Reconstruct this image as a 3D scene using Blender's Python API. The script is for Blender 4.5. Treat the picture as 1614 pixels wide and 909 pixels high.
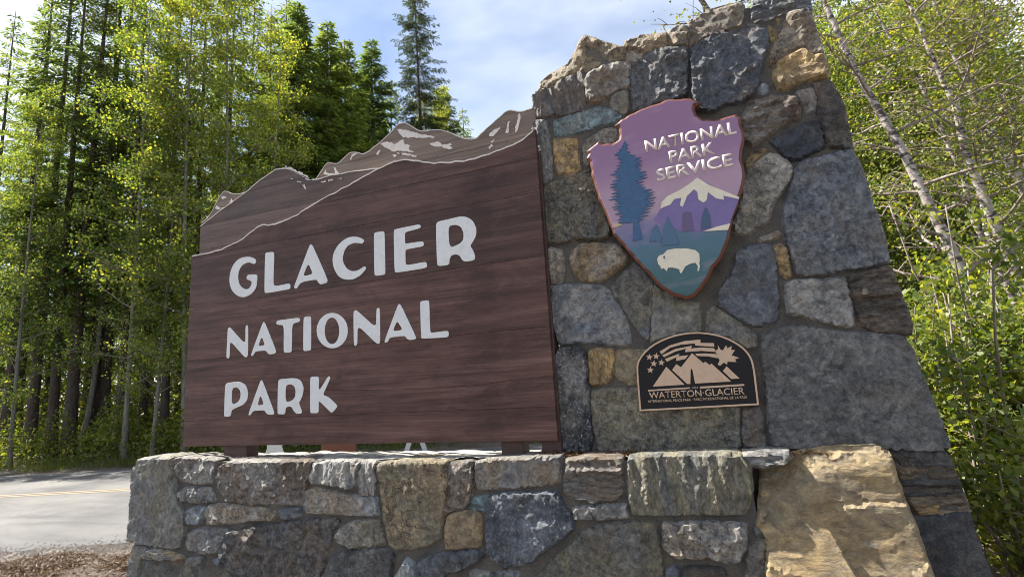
import bpy, bmesh, math, random
import numpy as np
from mathutils import Vector, Matrix, noise
from mathutils.geometry import tessellate_polygon, delaunay_2d_cdt

for o in list(bpy.data.objects):
    bpy.data.objects.remove(o)
SC = bpy.context.scene
COL = SC.collection
random.seed(7)

# ------------------------------------------------------------------ camera
EYE = Vector((0.0, 0.0, 1.6))
CAM_ROT = Matrix(((0.93117584, 0.11666068, 0.34540098),
                  (0.35952978, -0.13685143, -0.92304389),
                  (-0.06041431, 0.98369811, -0.16937573)))
cam_data = bpy.data.cameras.new('camera')
cam_data.sensor_width = 36.0
cam_data.lens = 18.26
cam_data.clip_end = 3000
cam = bpy.data.objects.new('camera', cam_data)
COL.objects.link(cam)
cam.matrix_world = Matrix.Translation(EYE) @ CAM_ROT.to_4x4()
SC.camera = cam

# ------------------------------------------------------------------ sky and sun
SUN_EL, SUN_AZ = math.radians(52), math.radians(-89.7)      # azimuth clockwise from +Y
world = bpy.data.worlds.new('World')
SC.world = world
world.use_nodes = True
wn, wl = world.node_tree.nodes, world.node_tree.links
bg = wn['Background']
sky = wn.new('ShaderNodeTexSky')
sky.sky_type = 'NISHITA'
sky.sun_disc = False
sky.sun_elevation = SUN_EL
sky.sun_rotation = SUN_AZ
sky.air_density = 1.0
sky.dust_density = 1.0
sky.ozone_density = 1.0
tc = wn.new('ShaderNodeTexCoord')
mp = wn.new('ShaderNodeMapping')
mp.inputs['Scale'].default_value = (1.0, 1.0, 2.6)
mp.inputs['Rotation'].default_value = (0.0, 0.35, 0.6)
wl.new(tc.outputs['Generated'], mp.inputs['Vector'])
cn = wn.new('ShaderNodeTexNoise')
cn.inputs['Scale'].default_value = 1.0
cn.inputs['Detail'].default_value = 5
cn.inputs['Roughness'].default_value = 0.52
cn.inputs['Distortion'].default_value = 0.5
wl.new(mp.outputs[0], cn.inputs['Vector'])
cr = wn.new('ShaderNodeValToRGB')
cr.color_ramp.elements[0].position = 0.38
cr.color_ramp.elements[0].color = (0.02, 0.02, 0.02, 1)
cr.color_ramp.elements[1].position = 0.64
cr.color_ramp.elements[1].color = (0.85, 0.85, 0.85, 1)
wl.new(cn.outputs['Fac'], cr.inputs['Fac'])
cm = wn.new('ShaderNodeMixRGB')
cm.inputs['Color2'].default_value = (6.8, 7.0, 7.3, 1)
wl.new(cr.outputs['Color'], cm.inputs['Fac'])
wl.new(sky.outputs['Color'], cm.inputs['Color1'])
wl.new(cm.outputs['Color'], bg.inputs['Color'])
bg.inputs['Strength'].default_value = 0.07

sun_data = bpy.data.lights.new('sun', 'SUN')
sun_data.energy = 5.0
sun_data.angle = math.radians(0.5)
sun_data.color = (1.0, 0.93, 0.82)
sun = bpy.data.objects.new('sun', sun_data)
COL.objects.link(sun)
SUN_DIR = Vector((math.sin(SUN_AZ) * math.cos(SUN_EL), math.cos(SUN_AZ) * math.cos(SUN_EL), math.sin(SUN_EL)))
sun.rotation_euler = SUN_DIR.to_track_quat('Z', 'Y').to_euler()

SC.view_settings.view_transform = 'Standard'
SC.view_settings.look = 'None'
SC.view_settings.gamma = 1.0
SC.view_settings.use_curve_mapping = False
SC.view_settings.exposure = 1.62

# ------------------------------------------------------------------ traced outlines, metres in the plane of each face (x, z)
PILLAR_STONES = [
('tan','olive','lump',0,[(-1.139,4.002),(-1.095,4.082),(-1.004,4.135),(-0.852,4.18),(-0.784,4.266),(-0.747,4.346),(-0.697,4.398),(-0.622,4.346),(-0.49,4.253),(-0.382,4.189),(-0.369,4.178),(-0.386,4.09),(-0.459,4.092),(-0.644,4.096),(-0.716,4.079),(-0.762,4.102),(-0.961,4.045)]),
('dgrey','brown','vgrain',0.05,[(-1.186,3.976),(-1.14,3.996),(-0.984,3.993),(-0.95,4.029),(-0.764,4.079),(-0.728,4.012),(-0.754,3.749),(-0.888,3.739),(-1.07,3.759),(-1.169,3.771),(-1.188,3.846),(-1.177,3.921)]),
('brown','lgrey','rough',0.05,[(-0.716,4.015),(-0.623,4.065),(-0.461,4.074),(-0.366,4.059),(-0.36,4.026),(-0.381,3.847),(-0.484,3.832),(-0.579,3.784),(-0.672,3.78),(-0.725,3.841)]),
('olive','lgrey','slab',0.02,[(-0.52,3.787),(-0.474,3.814),(-0.401,3.81),(-0.393,3.753),(-0.409,3.636),(-0.448,3.62),(-0.499,3.665),(-0.527,3.703)]),
('tan','brown','rough',0.03,[(-0.365,4.24),(-0.309,4.241),(-0.219,4.251),(-0.133,4.23),(-0.05,4.222),(-0.056,4.119),(-0.103,4.104),(-0.229,4.096),(-0.295,4.162),(-0.366,4.209)]),
('brown','lgrey','slab',0.02,[(-0.361,4.17),(-0.319,4.144),(-0.276,4.128),(-0.241,4.09),(-0.295,4.044),(-0.366,4.065)]),
('tan','lgrey','rough',0.03,[(-0.034,4.21),(0.002,4.237),(0.093,4.235),(0.101,4.172),(0.091,4.087),(0.047,4.079),(-0.045,4.107)]),
('dgrey','blue','rough',0.05,[(-0.336,4.032),(-0.248,4.074),(-0.138,4.083),(-0.016,4.071),(0.082,4.046),(0.084,3.98),(0.043,3.659),(-0.062,3.644),(-0.217,3.631),(-0.359,3.624),(-0.364,3.745)]),
('brown','olive','slab',0.02,[(0.111,4.189),(0.147,4.262),(0.26,4.298),(0.499,4.295),(0.519,4.27),(0.501,4.17),(0.485,4.116),(0.398,4.109),(0.278,4.106),(0.173,4.079),(0.13,4.062),(0.104,4.094)]),
('dark','brown','slab',0,[(0.518,4.235),(0.573,4.222),(0.562,4.114),(0.526,4.117),(0.5,4.129)]),
('grey','blue','layer',0.03,[(0.583,4.225),(0.602,4.265),(0.653,4.283),(0.781,4.256),(0.939,4.206),(0.944,4.102),(0.938,4.053),(0.897,4.098),(0.809,4.125),(0.724,4.105),(0.675,4.089),(0.57,4.112)]),
('blue','navy','rough',0.06,[(0.126,4.028),(0.17,4.056),(0.286,4.089),(0.414,4.078),(0.474,4.088),(0.552,4.098),(0.635,4.073),(0.661,4.038),(0.645,3.938),(0.603,3.825),(0.563,3.701),(0.527,3.599),(0.481,3.534),(0.4,3.499),(0.306,3.517),(0.203,3.476),(0.127,3.506),(0.105,3.575),(0.086,3.626),(0.099,3.74),(0.111,3.913)]),
('tan','lgrey','lump',0.05,[(0.636,3.782),(0.696,3.899),(0.744,3.969),(0.808,4.102),(0.844,4.109),(0.896,4.09),(0.937,4.046),(0.947,3.944),(0.963,3.839),(0.97,3.732),(0.909,3.738),(0.858,3.818),(0.785,3.811),(0.736,3.781),(0.679,3.771),(0.648,3.733)]),
('gold','tan','lump',0.08,[(0.652,3.718),(0.685,3.756),(0.733,3.759),(0.856,3.805),(0.907,3.723),(0.972,3.715),(0.983,3.593),(0.969,3.556),(0.893,3.562),(0.796,3.562),(0.701,3.524),(0.674,3.539),(0.658,3.63)]),
('gold','tan','rough',0.02,[(0.676,4.075),(0.723,4.1),(0.753,4.063),(0.728,3.98),(0.681,3.923),(0.665,3.966)]),
('lblue','lgrey','lump',0.03,[(0.542,3.573),(0.574,3.603),(0.599,3.58),(0.603,3.545),(0.565,3.531),(0.54,3.545)]),
('brown','lgrey','wrinkle',0.07,[(0.431,3.419),(0.473,3.479),(0.568,3.489),(0.658,3.48),(0.755,3.435),(0.768,3.358),(0.755,3.288),(0.725,3.306),(0.643,3.272),(0.533,3.19),(0.445,3.161),(0.414,3.178),(0.401,3.286),(0.406,3.359)]),
('grey','lgrey','slab',0.02,[(0.787,3.483),(0.865,3.483),(0.884,3.435),(0.872,3.323),(0.818,3.326),(0.787,3.42)]),
('dark','brown','slab',0.05,[(0.887,3.518),(0.975,3.527),(1.001,3.467),(1.028,3.359),(1.037,3.252),(1.036,3.158),(1.042,3.045),(1.04,3.003),(0.997,3.018),(0.931,3.037),(0.916,3.092),(0.904,3.199),(0.892,3.307),(0.898,3.431)]),
('navy','blue','slab',0.05,[(0.572,3.155),(0.734,3.215),(0.826,3.246),(0.88,3.228),(0.883,3.175),(0.875,3.043),(0.813,3.028),(0.739,2.995),(0.678,2.996),(0.639,3.034),(0.604,3.092)]),
('lgrey','olive','slab',0.06,[(0.361,2.93),(0.455,3.015),(0.526,3.066),(0.578,3.052),(0.654,2.975),(0.668,2.92),(0.655,2.86),(0.604,2.801),(0.542,2.741),(0.502,2.665),(0.477,2.589),(0.404,2.542),(0.327,2.511),(0.264,2.526),(0.254,2.591),(0.29,2.658),(0.333,2.776)]),
('gold','brown','slab',0.02,[(0.394,3.025),(0.428,3.088),(0.512,3.114),(0.52,3.104),(0.458,3.04),(0.387,2.97)]),
('blue','grey','slab',0.07,[(0.695,2.91),(0.737,2.953),(0.813,2.967),(0.941,2.974),(1.037,2.983),(1.056,2.91),(1.073,2.836),(1.091,2.714),(1.095,2.586),(1.115,2.458),(1.126,2.342),(1.128,2.269),(1.128,2.199),(0.998,2.18),(0.877,2.173),(0.753,2.161),(0.643,2.16),(0.606,2.171),(0.596,2.257),(0.577,2.378),(0.565,2.492),(0.575,2.608),(0.603,2.685),(0.646,2.78),(0.68,2.856)]),
('tan','lgrey','slab',0.01,[(0.405,2.455),(0.479,2.476),(0.523,2.489),(0.534,2.47),(0.475,2.446),(0.412,2.44)]),
('gold','tan','rough',0.03,[(0.487,2.389),(0.53,2.393),(0.551,2.37),(0.558,2.292),(0.559,2.175),(0.543,2.17),(0.512,2.181),(0.498,2.27)]),
('blue','dgrey','slab',0.05,[(0.249,2.376),(0.346,2.418),(0.453,2.417),(0.477,2.353),(0.474,2.263),(0.465,2.126),(0.457,2.01),(0.436,1.881),(0.328,1.856),(0.267,1.87),(0.16,1.951),(0.089,2.015),(0.082,2.071),(0.103,2.13),(0.194,2.23)]),
('lgrey','grey','speck',0.06,[(0.529,2.116),(0.581,2.133),(0.706,2.123),(0.875,2.114),(0.879,1.982),(0.881,1.889),(0.875,1.801),(0.823,1.806),(0.708,1.846),(0.607,1.893),(0.52,1.92),(0.516,2.023)]),
('brown','dark','layer',0.07,[(0.903,2.124),(0.999,2.14),(1.129,2.159),(1.148,2.035),(1.172,1.888),(1.185,1.797),(1.168,1.73),(0.984,1.759),(0.931,1.805),(0.902,1.925)]),
('grey','dgrey','slab',0.08,[(0.327,1.786),(0.488,1.817),(0.573,1.823),(0.653,1.801),(0.886,1.742),(0.981,1.733),(1.127,1.701),(1.161,1.621),(1.187,1.446),(1.222,1.275),(1.242,1.129),(1.257,1.032),(1.145,1.019),(0.949,1.03),(0.782,1.042),(0.485,1.036),(0.302,1.043),(0.3,1.173),(0.311,1.333),(0.315,1.519),(0.316,1.661)]),
('dgrey','brown','rough',0.03,[(0.151,1.29),(0.259,1.298),(0.258,1.174),(0.248,1.037),(0.131,1.048),(0.124,1.154)]),
('olive','dgrey','speck',0.05,[(-0.889,1.466),(-0.556,1.464),(-0.219,1.394),(0.122,1.31),(0.101,1.146),(0.097,1.045),(-0.26,1.032),(-0.861,1.019),(-0.891,1.166),(-0.901,1.33)]),
('navy','lgrey','flecked',0.08,[(-1.126,1.78),(-1.067,1.803),(-0.967,1.79),(-0.916,1.743),(-0.914,1.615),(-0.919,1.458),(-0.912,1.292),(-0.921,1.128),(-0.952,1.019),(-1.087,1.016),(-1.145,1.049),(-1.163,1.163),(-1.197,1.301),(-1.207,1.471),(-1.206,1.633),(-1.182,1.719)]),
('gold','brown','vgrain',0.05,[(-0.88,1.76),(-0.837,1.773),(-0.711,1.763),(-0.704,1.707),(-0.729,1.556),(-0.785,1.519),(-0.89,1.519),(-0.892,1.614)]),
('tan','olive','slab',0.03,[(-0.669,1.744),(-0.575,1.747),(-0.463,1.734),(-0.433,1.637),(-0.449,1.486),(-0.609,1.502),(-0.657,1.542),(-0.699,1.563),(-0.686,1.674)]),
('blue','lgrey','speck',0.06,[(-1.192,2.295),(-1.006,2.294),(-0.849,2.275),(-0.724,2.249),(-0.685,2.209),(-0.633,2.086),(-0.582,1.963),(-0.568,1.846),(-0.577,1.797),(-0.759,1.816),(-0.986,1.844),(-1.11,1.843),(-1.136,1.96),(-1.169,2.053),(-1.186,2.213)]),
('blue','olive','slab',0.04,[(-0.67,2.24),(-0.583,2.324),(-0.48,2.397),(-0.426,2.351),(-0.364,2.238),(-0.383,2.102),(-0.401,1.978),(-0.432,1.824),(-0.453,1.824),(-0.528,1.953),(-0.599,2.088)]),
('grey','olive','slab',0.05,[(-0.354,2.213),(-0.27,2.152),(-0.179,2.077),(-0.05,2.05),(-0.053,1.944),(-0.059,1.853),(-0.204,1.851),(-0.345,1.817),(-0.411,1.806),(-0.385,1.966)]),
('grey','olive','speck',0.04,[(0,1.977),(0.037,2.009),(0.081,1.985),(0.152,1.918),(0.224,1.852),(0.292,1.787),(0.275,1.708),(0.221,1.712),(0.122,1.793),(-0.016,1.835)]),
('tan','lgrey','lump',0.09,[(-0.971,2.505),(-0.949,2.571),(-0.866,2.605),(-0.732,2.596),(-0.603,2.565),(-0.553,2.524),(-0.527,2.465),(-0.564,2.404),(-0.645,2.349),(-0.735,2.311),(-0.835,2.309),(-0.912,2.333),(-0.951,2.4)]),
('lgrey','tan','lump',0.06,[(-1.208,2.55),(-1.156,2.613),(-1.097,2.613),(-1.048,2.583),(-1.034,2.514),(-1.048,2.39),(-1.065,2.328),(-1.178,2.321),(-1.189,2.408)]),
('olive','dgrey','speck',0.07,[(-1.166,3.137),(-1.076,3.164),(-0.983,3.173),(-0.759,3.182),(-0.721,3.078),(-0.681,2.906),(-0.64,2.747),(-0.648,2.651),(-0.725,2.637),(-0.902,2.664),(-1.126,2.656),(-1.189,2.682),(-1.21,2.766),(-1.189,2.904)]),
('teal','lblue','slab',0.05,[(-1.015,3.7),(-0.89,3.718),(-0.735,3.724),(-0.632,3.726),(-0.521,3.67),(-0.458,3.605),(-0.508,3.573),(-0.633,3.573),(-0.843,3.557),(-1.006,3.575),(-1.013,3.628)]),
('olive','lgrey','slab',0.03,[(-0.782,3.425),(-0.743,3.474),(-0.603,3.524),(-0.535,3.525),(-0.471,3.498),(-0.458,3.399),(-0.574,3.342),(-0.67,3.28),(-0.764,3.258),(-0.786,3.293)]),
('gold','tan','slab',0.03,[(-1.031,3.537),(-0.906,3.515),(-0.843,3.495),(-0.845,3.402),(-0.837,3.225),(-0.929,3.233),(-1.019,3.24),(-1.03,3.394)]),
('grey','lgrey','vgrain',0.06,[(-1.205,3.698),(-1.159,3.732),(-1.076,3.705),(-1.067,3.627),(-1.072,3.403),(-1.087,3.202),(-1.176,3.158),(-1.206,3.258),(-1.205,3.432),(-1.208,3.572)]),
('tan','brown','slab',0.01,[(-1.002,3.217),(-0.838,3.207),(-0.763,3.206),(-0.76,3.194),(-0.84,3.184),(-0.933,3.185)]),
]
FOOT_STONES = [
('dgrey','dark','rough',0.03,[(0.935,1.004),(1.128,1.009),(1.233,0.991),(1.257,0.924),(1.129,0.921),(1.018,0.914),(0.999,0.946)]),
('brown','tan','layer',0.04,[(0.993,0.908),(1.128,0.913),(1.129,0.856),(0.992,0.846)]),
('brown','dark','layer',0.03,[(1.139,0.91),(1.258,0.912),(1.266,0.844),(1.138,0.853)]),
('dgrey','dark','layer',0.02,[(0.982,0.839),(1.268,0.835),(1.279,0.763),(1.164,0.754),(1.008,0.751)]),
('tan','brown','layer',0.04,[(1.006,0.74),(1.155,0.748),(1.15,0.699),(1.015,0.697)]),
('brown','tan','layer',0.03,[(1.164,0.746),(1.282,0.756),(1.288,0.711),(1.161,0.699)]),
('gold','brown','layer',0.03,[(1.029,0.687),(1.144,0.69),(1.134,0.644),(1.038,0.641)]),
('brown','gold','layer',0.03,[(1.152,0.69),(1.289,0.702),(1.289,0.657),(1.144,0.648)]),
('dgrey','navy','slab',0.05,[(1.012,0.627),(1.289,0.647),(1.297,0.564),(1.33,0.339),(1.354,0.153),(1.366,0.042),(0.966,0.002),(1.01,0.369),(1.009,0.508)]),
]
WALL_STONES = [
('grey','olive','slab',0.07,[(-5.569,1.014),(-5.146,1.019),(-5.094,0.894),(-5.046,0.711),(-4.97,0.572),(-4.913,0.51),(-4.899,0.322),(-4.944,0.215),(-5.048,0.191),(-5.299,0.197),(-5.58,0.219),(-5.68,0.235),(-5.679,0.513),(-5.654,0.688),(-5.661,0.877)]),
('lgrey','brown','rough',0.06,[(-5.09,1.002),(-4.914,1.021),(-4.763,1.011),(-4.511,0.995),(-4.522,0.896),(-4.536,0.8),(-4.75,0.79),(-4.992,0.813),(-5.043,0.881)]),
('grey','lgrey','rough',0.04,[(-4.994,0.71),(-4.896,0.743),(-4.568,0.736),(-4.529,0.631),(-4.74,0.616),(-4.96,0.626)]),
('lblue','lgrey','rough',0.04,[(-4.879,0.534),(-4.737,0.575),(-4.658,0.565),(-4.666,0.48),(-4.7,0.427),(-4.863,0.426)]),
('lgrey','tan','rough',0.05,[(-4.635,0.506),(-4.603,0.578),(-4.399,0.602),(-4.14,0.584),(-3.844,0.575),(-3.763,0.528),(-3.81,0.499),(-4.137,0.472),(-4.305,0.448),(-4.578,0.431)]),
('blue','grey','slab',0.03,[(-3.732,0.567),(-3.532,0.595),(-3.513,0.535),(-3.652,0.506),(-3.728,0.519)]),
('grey','lgrey','rough',0.05,[(-4.847,0.322),(-4.726,0.375),(-4.511,0.378),(-4.364,0.378),(-4.409,0.295),(-4.474,0.188),(-4.642,0.168),(-4.858,0.197)]),
('brown','lgrey','rough',0.07,[(-4.481,0.861),(-4.456,0.936),(-4.329,0.985),(-3.82,0.984),(-3.409,0.981),(-3.414,0.842),(-3.469,0.699),(-3.496,0.624),(-3.732,0.632),(-4.058,0.613),(-4.343,0.65),(-4.423,0.736)]),
('lgrey','gold','layer',0.06,[(-5.479,0.109),(-5.354,0.155),(-5.141,0.157),(-4.893,0.111),(-4.929,0.095),(-5.193,0.088),(-5.427,0.08)]),
('grey','olive','slab',0.02,[(-5.687,-0.051),(-5.648,0.068),(-5.607,0.18),(-5.495,0.177),(-5.417,0.15),(-5.487,0.083),(-5.517,-0.027),(-5.54,-0.219),(-5.701,-0.231)]),
('dgrey','olive','slab',0,[(-5.463,0.04),(-5.191,0.069),(-4.909,0.08),(-4.566,0.064),(-4.289,0.064),(-4.236,-0.013),(-4.194,-0.229),(-5.162,-0.312),(-5.461,-0.213)]),
('blue','lgrey','rough',0.04,[(-4.873,0.094),(-4.64,0.129),(-4.638,0.102),(-4.743,0.053),(-4.862,0.062)]),
('blue','lblue','lump',0.04,[(-4.515,0.113),(-4.398,0.138),(-4.388,0.105),(-4.462,0.083)]),
('dgrey','brown','rough',0.06,[(-4.379,0.297),(-4.311,0.366),(-4.037,0.418),(-3.764,0.453),(-3.391,0.492),(-3.364,0.504),(-3.103,0.513),(-3.097,0.468),(-3.163,0.44),(-3.189,0.308),(-3.262,0.139),(-3.308,0.022),(-3.321,-0.15),(-4.165,-0.222),(-4.235,0.009),(-4.33,0.083),(-4.404,0.165)]),
('lgrey','grey','vgrain',0.06,[(-3.404,0.867),(-3.359,0.96),(-3.15,0.981),(-2.89,0.98),(-2.891,0.893),(-2.928,0.775),(-3.035,0.779),(-3.224,0.805),(-3.389,0.814)]),
('lgrey','brown','vgrain',0.05,[(-2.869,0.904),(-2.848,0.977),(-2.719,0.974),(-2.712,0.85),(-2.72,0.724),(-2.863,0.727),(-2.876,0.815)]),
('lblue','tan','slab',0.05,[(-3.446,0.736),(-3.328,0.759),(-3.007,0.709),(-2.719,0.699),(-2.706,0.572),(-2.785,0.564),(-3.008,0.568),(-3.414,0.566),(-3.451,0.589)]),
('olive','lgrey','speck',0.05,[(-3.08,0.443),(-2.98,0.49),(-2.786,0.518),(-2.683,0.512),(-2.661,0.42),(-2.651,0.351),(-2.789,0.322),(-2.982,0.308),(-3.08,0.34),(-3.12,0.378)]),
('olive','tan','crack',0.06,[(-2.693,0.96),(-2.453,0.982),(-2.195,0.98),(-2.036,0.976),(-2.045,0.773),(-2.091,0.648),(-2.129,0.484),(-2.137,0.416),(-2.269,0.352),(-2.396,0.324),(-2.571,0.319),(-2.608,0.38),(-2.642,0.548),(-2.666,0.741)]),
('brown','grey','rough',0.03,[(-2.025,0.961),(-1.84,0.976),(-1.835,0.858),(-1.847,0.725),(-1.909,0.65),(-2.05,0.609),(-2.087,0.597),(-2.077,0.669),(-2.037,0.763)]),
('tan','olive','crack',0.05,[(-2.062,0.555),(-2.012,0.595),(-1.815,0.612),(-1.782,0.575),(-1.788,0.458),(-1.809,0.375),(-1.978,0.351),(-2.081,0.35),(-2.082,0.455)]),
('dgrey','grey','slab',0.05,[(-3.149,0.221),(-3.01,0.27),(-2.79,0.297),(-2.608,0.297),(-2.56,0.257),(-2.588,0.163),(-2.625,-0.095),(-3.274,-0.151),(-3.264,0.055),(-3.207,0.144)]),
('lblue','lgrey','rough',0.05,[(-2.49,0.169),(-2.437,0.244),(-2.377,0.217),(-2.366,0.167),(-2.353,-0.072),(-2.567,-0.09),(-2.543,0.105)]),
('blue','dgrey','slab',0.05,[(-2.32,0.227),(-2.223,0.272),(-1.978,0.322),(-1.838,0.345),(-1.778,0.308),(-1.875,0.247),(-1.946,0.212),(-2.105,0.161),(-2.202,-0.055),(-2.314,-0.065),(-2.34,0.161)]),
('grey','tan','slab',0.06,[(-1.793,0.966),(-1.73,0.983),(-1.501,0.995),(-1.226,1.005),(-1.118,1.004),(-1.148,0.835),(-1.348,0.814),(-1.57,0.792),(-1.786,0.783),(-1.803,0.858)]),
('teal','lblue','slab',0.02,[(-1.838,0.714),(-1.716,0.734),(-1.715,0.688),(-1.734,0.634),(-1.854,0.639)]),
('blue','navy','speck',0.08,[(-1.699,0.717),(-1.629,0.747),(-1.406,0.756),(-1.173,0.765),(-1.138,0.702),(-1.092,0.637),(-1.058,0.564),(-1.071,0.528),(-1.146,0.473),(-1.255,0.403),(-1.343,0.343),(-1.4,0.293),(-1.494,0.263),(-1.626,0.245),(-1.708,0.291),(-1.731,0.363),(-1.728,0.51),(-1.717,0.629)]),
('brown','grey','layer',0.06,[(-1.069,0.99),(-0.914,1.007),(-0.716,1.008),(-0.68,0.998),(-0.695,0.868),(-0.691,0.777),(-0.746,0.734),(-0.89,0.714),(-1.009,0.729),(-1.095,0.754),(-1.113,0.845),(-1.079,0.894)]),
('lgrey','grey','rough',0.05,[(-1.043,0.658),(-0.944,0.672),(-0.681,0.692),(-0.676,0.617),(-0.851,0.603),(-1.048,0.6)]),
('olive','blue','slab',0.05,[(-0.999,0.507),(-0.855,0.556),(-0.682,0.581),(-0.491,0.59),(-0.485,0.493),(-0.48,0.382),(-0.478,0.249),(-0.486,0.091),(-1.441,0.009),(-1.32,0.216),(-1.228,0.31),(-1.1,0.401)]),
('grey','lgrey','rough',0.04,[(-1.89,0.179),(-1.831,0.202),(-1.741,0.189),(-1.736,-0.019),(-1.901,-0.033)]),
('blue','lgrey','rough',0.04,[(-1.708,0.182),(-1.584,0.209),(-1.492,0.209),(-1.522,-0.001),(-1.719,-0.018)]),
('olive','blue','vgrain',0.07,[(-0.633,0.95),(-0.609,1.008),(-0.325,1.019),(-0.048,1.024),(0.084,1.019),(0.132,0.951),(0.122,0.817),(0.096,0.71),(0.061,0.671),(-0.092,0.662),(-0.46,0.646),(-0.631,0.645),(-0.645,0.757)]),
('grey','lgrey','layer',0.08,[(0.118,1.016),(0.179,1.021),(0.364,1.025),(0.378,1.004),(0.336,0.967),(0.204,0.949),(0.15,0.965)]),
('lgrey','tan','rough',0.08,[(-0.437,0.576),(-0.28,0.587),(-0.099,0.598),(0.061,0.591),(0.055,0.517),(0.039,0.45),(0.002,0.39),(-0.074,0.368),(-0.176,0.396),(-0.303,0.38),(-0.376,0.385),(-0.452,0.431)]),
('dark','navy','slab',0.06,[(-0.337,0.307),(-0.22,0.323),(-0.1,0.318),(-0.105,0.112),(-0.381,0.088)]),
('blue','grey','rough',0.03,[(-0.45,0.284),(-0.393,0.312),(-0.375,0.289),(-0.409,0.086),(-0.472,0.08)]),
('dgrey','lgrey','lump',0.05,[(0.117,0.571),(0.156,0.582),(0.178,0.552),(0.166,0.518),(0.124,0.522)]),
('grey','tan','rough',0.04,[(0.079,0.466),(0.139,0.508),(0.158,0.5),(0.152,0.419),(0.129,0.291),(0.108,0.13),(0.027,0.123),(0.039,0.335)]),
('sand','gold','boulder',0.1,[(0.252,0.949),(0.406,0.999),(0.57,1.03),(0.723,1.039),(0.864,1.041),(0.893,1.023),(0.926,0.79),(0.96,0.617),(0.991,0.415),(1.015,0.218),(0.125,0.143),(0.169,0.4),(0.173,0.512),(0.143,0.589),(0.172,0.699),(0.205,0.814),(0.221,0.911)]),
]
PROFILE_FRONT = [(-5.076,3.095),(-4.723,3.093),(-4.406,3.154),(-4.253,3.225),(-4.103,3.294),(-3.997,3.253),(-3.693,3.291),(-3.467,3.381),(-3.059,3.486),(-2.723,3.588),(-2.45,3.638),(-2.213,3.553),(-2.054,3.509),(-1.763,3.473),(-1.506,3.5),(-1.297,3.534),(-1.156,3.618)]
PROFILE_MIDDLE = [(-5.035,3.429),(-4.772,3.553),(-4.42,3.68),(-4.231,3.781),(-3.899,3.892),(-3.686,3.757),(-3.484,3.645),(-3.318,3.666),(-2.812,3.636),(-2.429,3.575)]
PROFILE_BACK = [(-5.082,3.483),(-4.952,3.558),(-4.864,3.692),(-4.776,3.814),(-4.699,3.77),(-4.623,3.734),(-4.495,3.721),(-4.071,3.672),(-3.614,3.652),(-3.502,3.677),(-3.431,3.77),(-3.36,3.836),(-3.236,3.779),(-3.143,3.843),(-3.054,3.888),(-2.908,3.812),(-2.71,3.911),(-2.488,4.066),(-2.38,3.985),(-2.307,3.91),(-2.179,3.895),(-2.048,3.86),(-1.91,3.772),(-1.756,3.699),(-1.641,3.773),(-1.528,3.833),(-1.414,3.918),(-1.312,3.854),(-1.172,3.865)]
SNOW_BACK = [[(-2.554,3.992),(-2.454,3.968),(-2.308,3.888),(-2.142,3.826),(-2.166,3.805),(-2.31,3.843),(-2.432,3.871),(-2.494,3.897),(-2.518,3.941)],
[(-2.749,3.886),(-2.659,3.9),(-2.583,3.848),(-2.482,3.871),(-2.458,3.82),(-2.397,3.794),(-2.423,3.766),(-2.363,3.73),(-2.388,3.713),(-2.51,3.763),(-2.585,3.768),(-2.66,3.819)],
[(-2.561,3.751),(-2.461,3.74),(-2.34,3.68),(-2.352,3.665),(-2.462,3.706)],
[(-2.215,3.776),(-2.121,3.765),(-2.063,3.73),(-1.971,3.713),(-1.995,3.692),(-1.95,3.66),(-1.997,3.653),(-2.065,3.697),(-2.158,3.718)],
[(-1.365,3.687),(-1.335,3.828),(-1.313,3.844),(-1.298,3.819),(-1.332,3.721),(-1.349,3.673)],
[(-1.454,3.697),(-1.422,3.79),(-1.401,3.797),(-1.416,3.72),(-1.433,3.686)],
[(-1.599,3.732),(-1.499,3.762),(-1.494,3.743),(-1.568,3.692),(-1.606,3.69)],
[(-1.593,3.645),(-1.563,3.67),(-1.556,3.651),(-1.583,3.632)],
[(-1.624,3.594),(-1.588,3.62),(-1.574,3.598),(-1.608,3.578)],
[(-3.096,3.809),(-3.069,3.846),(-3.014,3.862),(-3.001,3.845),(-3.042,3.833),(-3.077,3.786)],
[(-2.79,3.785),(-2.764,3.826),(-2.732,3.824),(-2.754,3.777)],
[(-3.415,3.72),(-3.381,3.762),(-3.37,3.723),(-3.275,3.692),(-3.289,3.778),(-3.247,3.734),(-3.215,3.679),(-3.275,3.675),(-3.387,3.698)],
[(-4.886,3.611),(-4.863,3.647),(-4.801,3.609),(-4.717,3.613),(-4.766,3.585)],
[(-4.675,3.631),(-4.644,3.692),(-4.617,3.661),(-4.635,3.618)],
[(-4.806,3.727),(-4.757,3.744),(-4.721,3.706),(-4.771,3.7)],
[(-2.611,3.746),(-2.573,3.749),(-2.556,3.72),(-2.587,3.718)]]
SNOW_MIDDLE = [[(-3.866,3.876),(-3.776,3.842),(-3.643,3.761),(-3.513,3.667),(-3.49,3.643),(-3.57,3.669),(-3.672,3.738),(-3.775,3.8)],
[(-3.642,3.628),(-3.604,3.637),(-3.581,3.575),(-3.598,3.569)],
[(-3.7,3.688),(-3.642,3.669),(-3.656,3.652),(-3.697,3.67)],
[(-3.795,3.738),(-3.751,3.722),(-3.756,3.711),(-3.792,3.723)],
[(-3.406,3.617),(-3.344,3.619),(-3.344,3.6),(-3.4,3.602)],
[(-3.317,3.618),(-3.261,3.617),(-3.261,3.598),(-3.311,3.603)],
[(-3.193,3.61),(-3.152,3.609),(-3.153,3.59),(-3.191,3.596)]]
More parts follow.
